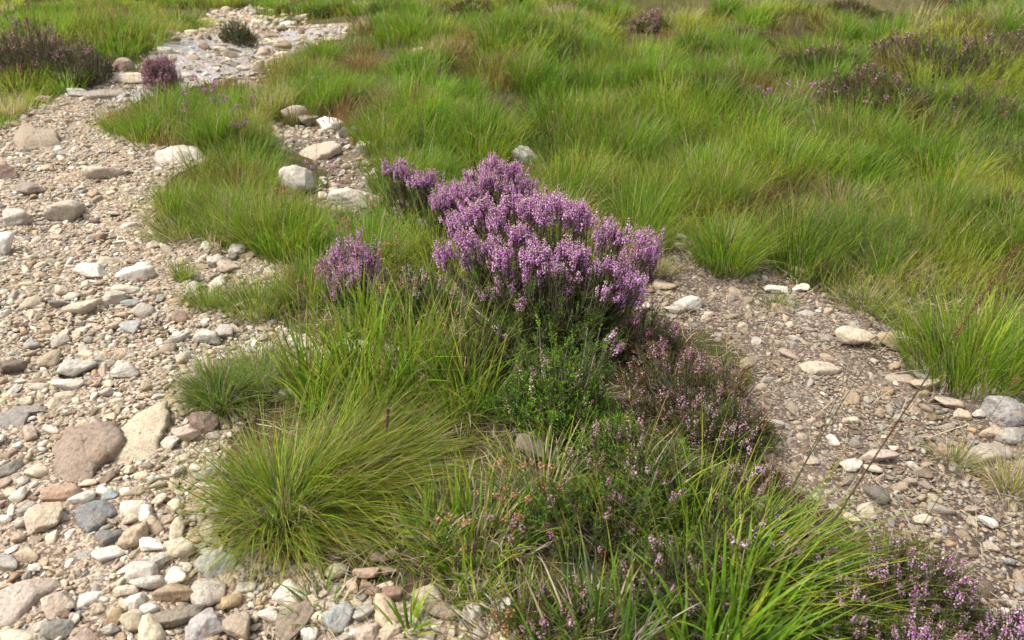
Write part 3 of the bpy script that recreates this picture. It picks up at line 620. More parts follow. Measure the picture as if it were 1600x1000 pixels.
# ------------------------------------------------------------------ water trickling over the far track
wp = world_poly([(190,150),(238,100),(238,82),(250,66),(300,58),(345,62),(385,70),(440,52),(545,44),(550,50),(470,68),(420,84),(392,100),(410,112),(345,125),(300,135),(240,150),(205,165)])
def flat_sheet(name, poly, step, dz, mat):
    lo, hi = poly.min(0), poly.max(0); a = np.arange(lo[0], hi[0], step); b = np.arange(lo[1], hi[1], step)
    X, Y = np.meshgrid(a, b); j = (fbm(X*4, Y*4, 5)-.5)*.2; Z = H(X, Y)+dz+(fbm(X*5, Y*8, 15)-0.5)*0.045
    V_ = np.stack([X, Y, Z], -1).reshape(-1, 3); n_ = len(a); i_ = (np.arange(len(b)-1)[:, None]*n_+np.arange(n_-1)[None]).ravel()
    f = np.stack([i_, i_+1, i_+1+n_, i_+n_], -1); c_ = V_[f].mean(1); f = f[inpoly(c_[:, 0]+(fbm(c_[:, 0]*4, c_[:, 1]*4, 5)-.5)*.3, c_[:, 1]+(fbm(c_[:, 0]*4, c_[:, 1]*4, 6)-.5)*.3, poly)]
    u, inv = np.unique(f, return_inverse=True); return mesh(name, V_[u], [inv.reshape(f.shape)], None, mat, smooth=True)
wt = flat_sheet('water', wp, 0.025, 0.009, M_WATER); tag(wt, kind='structure')

# ------------------------------------------------------------------ grass
GB = (0.160,0.300,0.018); GY = (0.325,0.385,0.034); GD = (0.075,0.150,0.018); GO = (0.255,0.240,0.050); GR = (0.20,0.115,0.045); GS = (0.46,0.37,0.21); GBL = (0.12,0.19,0.07); GOR = (0.42,0.22,0.05)
PAL_WIRY = [(GB, 4), (GY, 3), (GD, 2), (GO, 2), (GBL, 1.5), (GR, .4), (GS, .7)]
PAL_BRIGHT = [(GB, 5), (GY, 3), (GD, 1.5), (GO, .5)]
PAL_SHORT = [(GB, 3), (GO, 3), (GD, 2), (GS, 1.2), (GR, .8), (GY, 1)]
PAL_TIP = [(GY, 4), (GO, 2), (GOR, 1.6), (GR, 1), (GS, 1)]
PAL_STRAW = [((0.50,0.42,0.27), 3), ((0.38,0.30,0.20), 3), ((0.28,0.21,0.15), 2), ((0.42,0.38,0.33), 1)]
def tussock(px, py, label, n=700, L=(.15,.3), r=.06, spread=.8, wind=(0, 0), W=(.0015,.0022), pal=PAL_WIRY, tips=PAL_TIP, dead=.12, fold=False, S=5, bend=.5, up=0.05, group=None, rY=None, name='grass_tuft', tipf=.75):
    B = g1(px, py); o = empty(name, B); tag(o, label, 'grass tuft', group)
    for nm, m, pl, tp, mt in (('green_blades', n, pal, tips, M_GRASS), ('dead_blades', int(n*dead), PAL_STRAW, PAL_STRAW, M_STRAW)):
        if m < 14: continue
        a = U(0, 2*math.pi, m); q = np.sqrt(rng.random(m)); x = B[0]+np.cos(a)*q*r; y = B[1]+np.sin(a)*q*(rY or r)
        P = np.stack([x, y, H(x, y)-0.004], -1)
        tl = up+spread*q*U(.45, 1.1, m)*(1.25 if nm == 'dead_blades' else 1)
        vx = np.cos(a)*np.sin(tl)+wind[0]*U(.5, 1.2, m); vy = np.sin(a)*np.sin(tl)+wind[1]*U(.5, 1.2, m)
        az = np.arctan2(vy, vx)+rng.normal(0, .42, m); ln = np.clip(np.hypot(vx, vy)*1.1, 0, 1.25)
        Lm = (L[0]+(L[1]-L[0])*rng.beta(1.6, 1.8, m))*np.where(rng.random(m) < .22, U(.35, .8, m), 1)*(0.75 if nm == 'dead_blades' else 1); bd = U(.05, 1.7, m)**1.3*bend
        acc = Acc(); acc.add(*blades(P, az, Lm, ln, bd, U(W[0], W[1], m), pick(pl, m), pick(tp, m), S=S, fold=fold, tip=tipf)); acc.build(nm, mt, o, B)
    return o
T = tussock
# wiry tufts in the middle strip
T(452, 800, 'big radiating tuft of wiry grass spilling over the gravel at lower left', n=2400, L=(.08,.28), r=.10, spread=1.35, wind=(.30,.0), dead=.10, bend=.7, up=.15, W=(.0012,.0031), pal=[(GB,6),(GY,5),(GD,1),(GO,2),(GBL,1),(GR,.5),(GS,1)], tips=[(GY,3),(GOR,2),(GR,1),(GO,2),(GS,1.5)], tipf=.6)
T(500, 770, 'long wiry blades swept over to the right from the middle of the strip', n=1300, L=(.14,.38), r=.09, spread=.55, wind=(1.0,.12), dead=.06, bend=.3, W=(.0017,.0026), pal=[(GB,4),(GY,5),(GO,3),(GS,1)], tips=[(GY,3),(GOR,1),(GS,2)], tipf=.6)
T(575, 720, 'wiry green tuft leaning right behind the big radiating one', n=1300, L=(.12,.30), r=.11, spread=.9, wind=(.75,.02), dead=.08, bend=.4, W=(.0017,.0026))
T(345, 628, 'low wiry tuft fanning out beside the rounded dark pink stone', n=1300, L=(.08,.19), r=.055, spread=1.2, wind=(.08,.05), dead=.16, bend=.55, pal=[(GB,3),(GBL,3),(GO,2),(GD,1),(GS,.8)])
T(405, 600, 'bluish green fine tuft between the low wiry tuft and the upright blades', n=700, L=(.08,.18), r=.08, spread=.8, dead=.2, pal=[(GBL,4),(GB,2),(GS,1)])
T(400, 487, 'fine green tuft at the edge of the gravel, above the pale grey stones', n=800, L=(.08,.18), r=.09, spread=.7, dead=.12)
T(322, 478, 'small fine green tuft standing out in the gravel', n=420, L=(.06,.13), r=.05, spread=.8, wind=(-.1,0), dead=.15)
T(288, 437, 'seedling tuft of thin grass alone in the pebbles', n=240, L=(.06,.12), r=.03, spread=.7, wind=(.1,.05), dead=.15)
T(275, 368, 'low grass tuft on the lip of the verge over the track', n=600, L=(.08,.17), r=.09, spread=.8, wind=(-.05,-.1), dead=.15)
T(330, 335, 'verge tuft with reddish tips facing the upper gravel', n=800, L=(.08,.18), r=.14, spread=.6, dead=.1, tips=[(GR,3),(GY,2),(GO,2)])
T(395, 375, 'long wispy pale tuft leaning to the left over the verge', n=700, L=(.18,.34), r=.10, spread=.6, wind=(-.15,.05), dead=.2, pal=[(GB,3),(GY,3),(GS,1),(GO,1)])
T(450, 395, 'dense green rush clump in front of the tall whitish stone', n=1100, L=(.13,.26), r=.13, spread=.35, W=(.002,.0035), pal=PAL_BRIGHT, dead=.06)
T(385, 285, 'bright green verge clump above the reddish tipped tuft', n=900, L=(.09,.19), r=.18, spread=.5, pal=PAL_BRIGHT, dead=.1, tips=[(GR,2),(GY,2),(GO,2)])
T(480, 470, 'slender green tuft at the foot of the small flowering heather', n=350, L=(.12,.24), r=.09, spread=.4, W=(.002,.003), dead=.1)
T(570, 520, 'deep green sedge clump below the small flowering heather', n=120, L=(.14,.26), r=.06, spread=.35, W=(.003,.006), pal=PAL_BRIGHT, tips=[(GY,3),(GO,1)], fold=True, dead=.1, S=6)
T(575, 655, 'clump of broad upright bright green blades in the middle of the strip', n=110, L=(.22,.42), r=.07, spread=.35, W=(.005,.009), pal=PAL_BRIGHT, tips=[(GY,3),(GOR,1)], fold=True, dead=.1, S=7, bend=.4)
T(548, 600, 'tall narrow clump of bright blades before the small purple heather', n=70, L=(.22,.38), r=.05, spread=.25, W=(.004,.008), pal=PAL_BRIGHT, tips=[(GY,3),(GOR,1)], fold=True, dead=.1, S=7, bend=.3)
T(640, 625, 'upright bright blades between the broad bladed clump and the orange tipped one', n=90, L=(.2,.36), r=.07, spread=.3, W=(.003,.007), pal=PAL_BRIGHT, tips=[(GY,3),(GOR,2)], fold=True, dead=.15, S=7, bend=.35)
T(735, 640, 'upright green blades at the edge of the dark twiggy heather', n=90, L=(.16,.32), r=.07, spread=.35, W=(.003,.006), pal=PAL_BRIGHT, tips=[(GY,3),(GOR,2)], fold=True, dead=.2, S=7, bend=.4)
T(490, 640, 'narrow clump of upright blades left of the broad bladed clump', n=120, L=(.18,.34), r=.05, spread=.3, W=(.004,.007), pal=PAL_BRIGHT, fold=True, dead=.1, S=6)
T(690, 650, 'mixed clump of upright green and orange tipped blades', n=150, L=(.12,.26), r=.10, spread=.5, W=(.0025,.0055), pal=PAL_BRIGHT, tips=PAL_TIP, fold=True, dead=.2, S=6)
T(720, 590, 'sparse tall blades before the dark base of the main heather', n=130, L=(.2,.38), r=.09, spread=.4, W=(.002,.004), dead=.2)
T(655, 560, 'thin tall blades rising in front of the flowering heather', n=150, L=(.2,.4), r=.12, spread=.35, W=(.002,.004), dead=.15)
T(740, 850, 'low leafy blades over the dead grass right of the big tuft', n=260, L=(.08,.2), r=.12, spread=.6, W=(.003,.006), pal=PAL_BRIGHT, tips=PAL_TIP, fold=True, dead=.5)
T(660, 860, 'short green shoots above the brown stones', n=120, L=(.06,.15), r=.08, spread=.5, W=(.003,.006), pal=PAL_BRIGHT, fold=True, dead=.4)
T(640, 985, 'small fan of bright blades at the bottom edge', n=26, L=(.06,.12), r=.02, spread=.7, W=(.004,.007), pal=PAL_BRIGHT, fold=True, dead=.3)
T(505, 950, 'sparse seedling blades in the litter under the big tuft', n=26, L=(.05,.12), r=.05, spread=.9, W=(.003,.005), pal=[(GBL,2),(GB,2)], fold=True, dead=2)
T(735, 940, 'low seedling blades beside the pale upright stone', n=60, L=(.05,.12), r=.05, spread=.8, W=(.002,.005), pal=PAL_BRIGHT, fold=True, dead=.8)
T(455, 835, 'thatch of dead brown blades under the big radiating tuft', n=140, L=(.05,.14), r=.12, spread=1.5, pal=[(GO,2),(GS,2),(GR,1)], tips=[(GOR,1),(GS,2)], dead=4)
T(850, 775, 'loose grass with bent tips in front of the brownish grey stone', n=150, L=(.10,.24), r=.09, spread=.6, W=(.002,.005), tips=PAL_TIP, dead=.6)
# lower right
T(1105, 880, 'tall thin grass clump with orange tips in the low heath', n=190, L=(.14,.30), r=.11, spread=.6, wind=(.12,.05), W=(.0018,.0035), pal=[(GB,4),(GY,4),(GO,1)], tips=[(GY,2),(GOR,3),(GO,2)], dead=.12)
T(1215, 930, 'large arching clump leaning right over the gravel', n=300, L=(.16,.36), r=.10, spread=.5, wind=(.95,.05), W=(.0018,.004), pal=[(GB,4),(GY,3),(GO,1)], tips=[(GY,3),(GOR,2),(GO,2)], dead=.14, bend=.6)
T(1170, 1010, 'broad bright green blades at the bottom edge, right of centre', n=70, L=(.12,.26), r=.08, spread=.55, wind=(.25,.05), W=(.006,.012), pal=[(GB,5),(GY,2)], tips=[(GY,3),(GB,2)], fold=True, dead=.05, S=8, bend=.7)
T(1120, 1040, 'soft out of focus blades crossing the bottom edge', n=60, L=(.15,.28), r=.08, spread=.5, wind=(.2,.1), W=(.005,.009), pal=[(GB,5),(GD,2)], fold=True, dead=.05, S=6)
T(975, 800, 'a few tall single blades in front of the brownish grey stone', n=60, L=(.2,.38), r=.10, spread=.4, W=(.002,.004), tips=[(GOR,3),(GY,2)], dead=.3)
T(930, 1030, 'dark green blades at the bottom centre', n=70, L=(.12,.26), r=.10, spread=.5, wind=(-.1,.1), W=(.004,.007), pal=[(GD,3),(GBL,2),(GB,2)], fold=True, dead=.3, S=6)
T(820, 990, 'short mixed grass among the pale stones at the bottom centre', n=200, L=(.05,.14), r=.10, spread=.7, W=(.002,.004), pal=PAL_SHORT, dead=.6)
# right
T(1520, 585, 'vivid green clump beside the two stones at the right', n=1000, L=(.16,.34), r=.19, spread=.45, W=(.002,.004), pal=PAL_BRIGHT, dead=.08, wind=(.05,.03))
T(1130, 415, 'rounded green tussock at the meadow edge above the bare soil', n=900, L=(.16,.30), r=.10, spread=.65, W=(.002,.0032), pal=PAL_BRIGHT, dead=.12)
T(1030, 425, 'small straw coloured tuft between stones and flowering heather', n=260, L=(.05,.10), r=.05, spread=1.1, pal=[(GS,3),(GY,1),(GB,1)], tips=[(GS,1)], dead=.6)
T(1490, 720, 'little straw tuft on the soil at the right', n=170, L=(.04,.09), r=.05, spread=1.1, pal=[(GS,3),(GB,1),(GO,1)], tips=[(GS,1)], dead=.8)
T(1580, 770, 'pale sprawling tuft cut by the right edge', n=260, L=(.06,.13), r=.04, spread=1.1, pal=[(GS,2),(GY,1),(GO,2)], dead=.8)
T(1210, 480, 'thin young tuft on the bare soil near the white broken pair', n=110, L=(.05,.10), r=.05, spread=.6, dead=.3)
T(1350, 480, 'bushy low tuft at the lower meadow rim', n=400, L=(.07,.14), r=.10, spread=.9, pal=PAL_SHORT, dead=.3)
# upper left verge
T(222, 205, 'drooping grass clump overhanging the dark earth of the verge', n=900, L=(.07,.17), r=.19, spread=.7, wind=(-.1,-.05), pal=[(GB,3),(GO,3),(GD,2)], dead=.12)
T(300, 205, 'green verge clump with purple specks near the lone small heather', n=1300, L=(.10,.21), r=.22, spread=.5, pal=PAL_BRIGHT, dead=.08, W=(.002,.004))
T(365, 225, 'verge clump right of the purple specked one', n=900, L=(.09,.19), r=.20, spread=.5, pal=[(GB,4),(GD,2),(GO,2)], dead=.15, W=(.002,.004))
T(20, 135, 'dark grass on the bank beside the left edge', n=700, L=(.12,.26), r=.26, spread=.4, pal=[(GB,3),(GD,3),(GO,2)], dead=.2, W=(.003,.006))
T(8, 185, 'straw coloured clump on the left edge of the track', n=360, L=(.12,.22), r=.13, spread=.6, pal=[(GS,4),(GY,2)], tips=[(GS,1)], dead=.2, W=(.003,.005))
T(70, 145, 'thin verge grass below the faded heather bank', n=160, L=(.06,.14), r=.15, spread=.5, pal=PAL_BRIGHT, dead=.3, W=(.003,.005))
# meadow tussocks
MT = [(650,180,'tuft in the meadow right of the lone cream stone',(GB,GO),.25), (680,60,'vivid green far tussock near the top of the photo',(GB,GY),.42), (640,60,'left shoulder of the vivid far tussock',(GB,GB),.35), (870,60,'grey green far tussock right of the vivid one',(GB,GBL),.4),
 (900,70,'yellow green far tussock beside the grey green one',(GY,GB),.4), (1000,110,'upright green tussock in the middle of the meadow',(GB,GY),.35), (1055,190,'yellow tipped tussock left of the dark heathery hummock',(GY,GB),.3),
 (1160,240,'bright tussock below the dark heathery hummock',(GB,GY),.3), (1220,270,'glowing yellow green tussock in the right meadow',(GY,GB),.3), (1330,235,'soft green tussock behind the glowing one',(GB,GO),.3),
 (620,300,'bare patch rim tussock',(GB,GO),.12), (750,240,'bright green tussock just behind the flowering heather',(GB,GY),.22), (900,300,'fine tussock right above the flowering heather',(GY,GO),.2), (1050,330,'tall fine tussock at the near edge of the meadow',(GB,GY),.2),
 (1250,400,'dense dark green tussock on the near rim of the meadow',(GD,GB),.17), (1350,400,'broad bladed blue green tussock on the near rim',(GBL,GB),.15), (1440,400,'olive tussock with red stems on the near rim',(GO,GB),.2), (1560,390,'green tussock against the right edge',(GB,GD),.2),
 (1500,140,'yellow leaning tussock on the far right ridge',(GY,GY),.5), (1430,230,'leaning green tussock under the far right heather',(GB,GD),.35), (1580,200,'deep green tussock at the right edge of the ridge',(GD,GB),.35),
 (430,180,'straw topped tuft by the grey lichened stone',(GS,GY),.12), (520,160,'green tuft behind the row of three stones',(GB,GO),.25), (350,15,'grass tuft on the far side of the wet track',(GO,GB),.3), (880,190,'dark based tussock in mid meadow',(GB,GD),.25), (950,230,'olive tussock nearer than the dark based one',(GO,GB),.25),
 (780,130,'reddish olive tussock far behind the heather',(GO,GR),.3), (600,230,'green tuft on the far rim of the bare patch',(GB,GO),.16), (1120,300,'wide green tussock in front of the bright one',(GB,GY),.22), (80,60,'yellow green grass tussock behind the faded heather',(GY,GO),.5), (190,60,'olive tussock by the wet track',(GO,GB),.4)]
for px, py, lab, (c0, c1), rr in MT:
    B = g1(px, py); d = float(proj(B)[2]); wsc = max(1, d/3.2)
    T(px, py, lab, n=int(520+900*rr), L=(.13,.30), r=rr, spread=.42, W=(.0022*wsc,.0036*wsc), pal=[(c0,4),(c1,3),(GO,1),(GY,1)], tips=[(c0,2),(GO,2),(GR,.8),(GY,1)], dead=.08, wind=(.06,.02), group='tussocks in the meadow', S=4)

# meadow and undergrowth as a mass
def meadow(n, ymax, ymin=0.9, Lr=(.10,.26), wk=1.0, zone=0):
    y = ymin+(ymax-ymin)*rng.random(n)**1.15; x = (rng.random(n)*2-1)*(0.84*y+1.1)
    P = np.stack([x, y, H(x, y)], -1); a, b, d = proj(P)
    ok = (a > -400) & (a < 2000) & (b > -60) & (b < 1180) & (d > .5)
    z = bare(x, y); ok &= (z == 0) | ((z == 2) & (rng.random(n) < .004))
    ok &= rng.random(n) < np.clip(1.9*fbm(x*1.7, y*1.7, 61)-0.15, .18, 1)*np.where((fbm(x*1.05, y*1.25, 33, 2) < .36) & (y > 4), .35, 1)
    return x[ok], y[ok], P[ok], d[ok]
c_a = np.array(GB); c_y = np.array(GY); c_o = np.array(GO); c_r = np.array(GR); c_d = np.array(GD); c_s = np.array(GS)
def meadow_colour(x, y, n):
    a = fbm(x*0.8, y*0.8, 71)[:, None]; b = fbm(x*1.9+5, y*1.9, 81)[:, None]; c = rng.random((n, 1))
    k = np.where(a > .54, c_y, np.where(b > .44, c_a, np.where(c < .30, c_a, c_o)))
    k = np.where((b < .385) & (c < .45), c_r, k); k = np.where((c > .90) | ((a > .60) & (c > .80)), c_s, k); k = np.where((c > .72) & (c < .84), c_d, k); k = np.where((c > .60) & (c < .70), c_o, k)
    return np.clip(k*(1+rng.normal(0, .16, (n, 1)))*(1+rng.normal(0, .05, (n, 3))), .005, .9)
acc = Acc()
for (n, y0, y1, L, Wb) in ((112000, 2.6, 7.0, (.07,.20), .0026), (95000, 6.5, 14.0, (.09,.22), .005), (60000, 12.0, 32.0, (.12,.26), .010)):
    x, y, P, d = meadow(n, y1, y0); m = len(x); hn = .55+.9*fbm(x*1.3, y*1.3, 91)
    strip = (np.abs(x) < 1.6) & (y < 4.0) & (x < .4)
    Lm = U(L[0], L[1], m)*hn*np.where(strip, .6, .8)*np.where((bare(x, y+.22) > 0) | (bare(x, y+.45) > 0), .45, 1)
    cb = meadow_colour(x, y, m); ct = np.where(rng.random((m, 1)) < .35, pick([(GR,2),(GO,2),(GS,1),(GY,1)], m), cb)
    acc.add(*blades(P, rng.normal(.1, 1.5, m), Lm, np.abs(rng.normal(.12, .22, m)), U(.1, .75, m), U(.7, 1.2, m)*Wb, cb, ct, S=3, tip=.55)); print('MEADOW', m)
NC = 2300; ycl = 2.7+10.5*rng.random(NC)**1.1; xcl = (rng.random(NC)*2-1)*(0.82*ycl+1.1); ok = (bare(xcl, ycl) == 0) & ~((fbm(xcl*1.05, ycl*1.25, 33, 2) < .36) & (ycl > 4)); xcl = xcl[ok]; ycl = ycl[ok]
ccl = meadow_colour(xcl, ycl, len(xcl))*U(.8, 1.25, len(xcl))[:, None]; rcl = U(.05, .17, len(xcl))*(1+ycl*.06); lcl = U(.09, .28, len(xcl))*np.where((bare(xcl, ycl+.25) > 0) | (bare(xcl, ycl+.5) > 0), .5, 1); npc = (90+60*U(0, 1, len(xcl))).astype(int); rush = rng.random(len(xcl)) < .22; ccl[rush] = np.array(GB)*.85; lcl[rush] *= 1.25; rcl[rush] *= .7; npc[rush] *= 2
for i in range(len(xcl)):
    m = npc[i]; a = U(0, 6.28, m); q = np.sqrt(rng.random(m)); x = xcl[i]+np.cos(a)*q*rcl[i]; y = ycl[i]+np.sin(a)*q*rcl[i]
    if abs(proj(np.array([xcl[i], ycl[i], 0]))[0]-800) > 1150: continue
    tl = (.03+q*U(.1, .45, m)) if rush[i] else (.05+q*U(.2, .75, m)); az = np.arctan2(np.sin(a)*np.sin(tl)+.02, np.cos(a)*np.sin(tl)+.08); ws = max(1, ycl[i]/3.2)
    cb = np.clip(ccl[i][None]*(1+rng.normal(0, .14, (m, 1)))*(1+rng.normal(0, .05, (m, 3))), .005, .9); cb[rng.random(m) < .07] = c_s
    acc.add(*blades(np.stack([x, y, H(x, y)-.004], -1), az, U(.6, 1, m)*lcl[i], tl, U(.05, 1.2, m), U(.0020, .0034, m)*ws, cb, np.where(rng.random((m, 1)) < .3, pick([(GR,1),(GY,3),(GO,2)], m), cb), S=4, tip=.6))
n = 3600; y = 2.7+10*rng.random(n); x = (rng.random(n)*2-1)*(0.72*y+.9); ok = (bare(x, y) == 0) & (fbm(x*.9, y*.9, 44) > .46); x = x[ok]; y = y[ok]; m = len(x); ws = np.maximum(1, y/3.2)
acc.add(*blades(np.stack([x, y, H(x, y)], -1), rng.normal(.1, 1.5, m), U(.2, .42, m), np.abs(rng.normal(.05, .12, m)), U(.05, .4, m), U(.0013, .002, m)*ws, pick([(GR,3),(GO,2),((.12,.07,.04),2)], m), pick([((.13,.06,.04),3),(GR,2),(GS,1)], m), S=4, tip=.5))
tag(acc.build('meadow_grass', M_GRASS), 'rough green and olive moor grass filling the meadow and the slope', 'grass', kind='stuff')
# short undergrowth of the middle strip
n = 90000; y = .8+3.4*rng.random(n); x = U(-2.2, 2.6, n); ok = (bare(x, y) == 0); P = np.stack([x, y, H(x, y)], -1); a, b, d = proj(P)
ok &= (a > -300) & (a < 2000) & (b < 1180) & (y < 3.2); P = P[ok]; m = len(P); acc = Acc()
keep = rng.random(m) < np.clip(1.8*fbm(P[:, 0]*3, P[:, 1]*3, 13)-.35, .1, 1); P = P[keep]; m = len(P)
acc.add(*blades(P, U(0, 6.28, m), U(.015, .07, m), U(0, .9, m), U(0, .8, m), U(.0012, .0026, m), pick(PAL_SHORT+[(GBL,2)], m), pick(PAL_TIP, m), S=3)); print('UNDER', m)
n = 30000; y = .8+4*rng.random(n); x = U(-2.6, 1.5, n); ok = (bare(x, y) == 1) & ((bare(x+.07, y+.05) == 0) | (bare(x+.16, y+.1) == 0) & (rng.random(n) < .3)) & (fbm(x*6, y*6, 23) > .5); x = x[ok]; y = y[ok]; m = len(x)
acc.add(*blades(np.stack([x, y, H(x, y)], -1), U(0, 6.28, m), U(.02, .09, m), U(0, 1, m), U(0, 1, m), U(.0012, .0024, m), pick(PAL_SHORT, m), pick(PAL_TIP, m), S=3))
tag(acc.build('short_grass', M_GRASS), 'short mixed grass and moss between the clumps of the middle strip', 'grass', kind='stuff')
# dead grass litter
acc = Acc()
def litter(n, poly_test, L, W, lift=.012):
    y = .8+3.6*rng.random(n); x = U(-2.0, 2.8, n); ok = poly_test(x, y); P = np.stack([x, y, H(x, y)+U(.002, lift, n)], -1); a, b, d = proj(P); ok &= (a > -300) & (a < 1950) & (b < 1170)
    P = P[ok]; m = len(P)
    acc.add(*blades(P, U(0, 6.28, m), U(L[0], L[1], m), U(1.15, 1.6, m), rng.normal(0, .25, m), U(W[0], W[1], m), pick(PAL_STRAW, m), pick(PAL_STRAW, m), S=4))
litter(26000, lambda x, y: (bare(x, y) == 0) & (y < 3.4), (.03, .13), (.0012, .0028), .02)
litter(15000, lambda x, y: (bare(x, y) == 2), (.04, .16), (.0009, .0018))
litter(1500, lambda x, y: (bare(x, y) == 3), (.03, .10), (.001, .002))
def fringe(x, y): return (bare(x, y) == 1) & (bare(x+.08, y+.06) == 0)
litter(6000, fringe, (.03, .10), (.001, .0022))
tag(acc.build('dead_grass', M_STRAW), 'pale dead grass lying between the plants and on the bare soil', 'dead grass', kind='stuff')

# ------------------------------------------------------------------ heather
LIL = [((0.78,0.36,0.72), 4.5), ((0.87,0.52,0.82), 5), ((0.62,0.22,0.52), 1.8), ((0.93,0.76,0.88), 1.8)]
BUD = [((0.78,0.58,0.56), 3), ((0.85,0.75,0.68), 3), ((0.42,0.15,0.18), 1.6)]
FADE = [((0.56,0.32,0.38), 3), ((0.74,0.56,0.54), 2.4), ((0.36,0.17,0.16), 2.4), ((0.66,0.38,0.56), 1.3)]
LG = [((0.110,0.190,0.024), 4), ((0.175,0.235,0.030), 3), ((0.17,0.115,0.04), 1.3), ((0.06,0.115,0.02), 1.5)]
LBR = [((0.19,0.39,0.025), 4), ((0.12,0.29,0.025), 3), ((0.29,0.43,0.035), 2)]
LRED = [((0.135,0.185,0.030), 4), ((0.21,0.095,0.04), 2), ((0.20,0.215,0.04), 2.5), ((0.08,0.12,0.022), 1)]
WOOD = [((0.16,0.12,0.10), 3), ((0.26,0.21,0.18), 2), ((0.09,0.06,0.05), 2)]
def heather(px, py, rx, ry, h, label, nb=200, flower=.8, leaf=LG, petals=LIL, side=7, nn=22, ns=1.0, wind=(0, 0), spike=(.05, .085), fmin=.25, nfl=26, lump=.25, low=0.15, name='heather_bush', group=None, lobes=None, shoot=(.025, .055)):
    B = g1(px, py); o = empty(name, B); tag(o, label, 'heather', group)
    # shoot tips over a lumpy dome
    a = U(0, 2*math.pi, nb); el = np.arcsin(np.clip(U(low, 1, nb), 0, 1)); ru = U(.72, 1.0, nb)
    lum = 1+lump*(fbm(np.cos(a)*1.6+px*.013, np.sin(a)*1.6+el*1.5, int(px) % 97)-.5)*2
    tip = np.stack([np.cos(a)*np.cos(el)*rx*ru*lum+wind[0]*np.sin(el)*h, np.sin(a)*np.cos(el)*ry*ru*lum+wind[1]*np.sin(el)*h, np.sin(el)*h*ru*lum], -1)
    if lobes:
        LB = []
        for lx, ly, lz, lr, lf in lobes:
            u_ = (lx-800)/F; v_ = -(ly-500)/F; D_ = np.array([u_, CP+v_*SP, -SP+v_*CP]); k_ = (CAMH-(B[2]+lz))/(-D_[2]); LB.append((D_[0]*k_-B[0], D_[1]*k_-B[1], lz, lr, lf))
        LB = np.array(LB); k_ = rng.choice(len(LB), nb, p=LB[:, 3]**1.5/(LB[:, 3]**1.5).sum()); q_ = LB[k_]; lobef = q_[:, 4]
        el = np.arcsin(rng.random(nb)); ru = U(.6, 1.0, nb)
        tip = np.stack([q_[:, 0]+np.cos(a)*np.cos(el)*q_[:, 3]*ru, q_[:, 1]+np.sin(a)*np.cos(el)*q_[:, 3]*ru, q_[:, 2]-.045+np.sin(el)*ru*q_[:, 3]*.9+rng.normal(0, .012, nb)], -1)
        nc_ = max(6, nb//9); cen = tip[rng.choice(nb, nc_, replace=False)]; j_ = np.argmin(((tip[:, None]-cen[None])**2).sum(-1), 1); tip = tip+(cen[j_]-tip)*.46
    base = np.stack([tip[:, 0]*.25+rng.normal(0, .02, nb), tip[:, 1]*.25+rng.normal(0, .02, nb), np.full(nb, -.01)], -1)
    out = unit(np.stack([tip[:, 0], tip[:, 1], np.full(nb, 1e-3)], -1))
    c1_ = base+(tip-base)*.45+out*.18*rx*np.cos(el)[:, None]; c1_[:, 2] = np.maximum(c1_[:, 2]*.7, .006)
    t = np.linspace(0, 1, 8)[None, :, None]
    Pt = (1-t)**2*base[:, None]+2*t*(1-t)*c1_[:, None]+t*t*tip[:, None]; Pt = Pt+rng.normal(0, .0035, Pt.shape)*np.sin(t*3.14)
    gz = H(B[0]+Pt[..., 0], B[1]+Pt[..., 1])-B[2]; Pt[..., 2] = np.maximum(Pt[..., 2]+gz, gz+.004)
    tip = Pt[:, -1]
    W_ = Acc(); R = np.linspace(1, .25, 8)[None]*U(.0016, .0034, nb)[:, None]*min(1.6, ns); W_.add(*tubes(Pt, R, pick(WOOD, nb, .2)))
    # side shoots
    sp = []; sdir = []; slen = []; sown = []
    Tn = unit(Pt[:, -1]-Pt[:, -3])
    for k in range(side):
        tt = U(.45, .97, nb); fi = tt*7; i0_ = fi.astype(int); fr = (fi-i0_)[:, None]; ar = np.arange(nb)
        p = Pt[ar, i0_]*(1-fr)+Pt[ar, np.minimum(i0_+1, 7)]*fr
        dd = unit(Tn*.7+rng.normal(0, .45, (nb, 3))+out*.25+np.array([0, 0, .55])); sp.append(p); sdir.append(dd); slen.append(U(shoot[0], shoot[1], nb)*(1.1-.3*tt)*(.8+.2*ns)); sown.append(ar)
    sp.append(tip-Tn*.02); sdir.append(unit(Tn+np.array([0, 0, .5]))); slen.append(U(.02, .04, nb)); sown.append(np.arange(nb))
    sp = np.concatenate(sp); sdir = np.concatenate(sdir); slen = np.concatenate(slen); sown = np.concatenate(sown); m = len(sp)
    W_.add(*tubes(np.stack([sp, sp+sdir*slen[:, None]*.95], 1), np.stack([np.full(m, .0009*ns), np.full(m, .0004*ns)], 1), pick([((0.12,0.075,0.04), 1), ((0.10,0.10,0.04), 1)], m)))
    lc = pick(leaf, nb, .14)[sown]*(1+rng.normal(0, .1, (m, 1)))
    i = np.repeat(np.arange(m), nn); tt = U(0, 1, len(i)); P = sp[i]+sdir[i]*(slen[i]*tt)[:, None]
    D = unit(sdir[i]*1.0+unit(rng.normal(0, 1, (len(i), 3)))*.85)
    Lf = Acc(); Lf.add(*needles(P, D, U(.0028, .0052, len(i))*ns, U(.0010, .0017, len(i))*ns, np.clip(lc[i]*(1+rng.normal(0, .18, (len(i), 1))), .004, 1)))
    # flower spikes
    patch = fbm(tip[:, 0]*9+px, tip[:, 1]*9+py, 5)
    fl = (np.sin(el)*ru > fmin) & (rng.random(nb) < flower*np.clip(.2+2.0*patch, 0, 1.15))
    if lobes: fl = rng.random(nb) < lobef*np.clip((patch-.3)*6, .15, 1)
    Fl = Acc(); fi = np.nonzero(fl)[0]
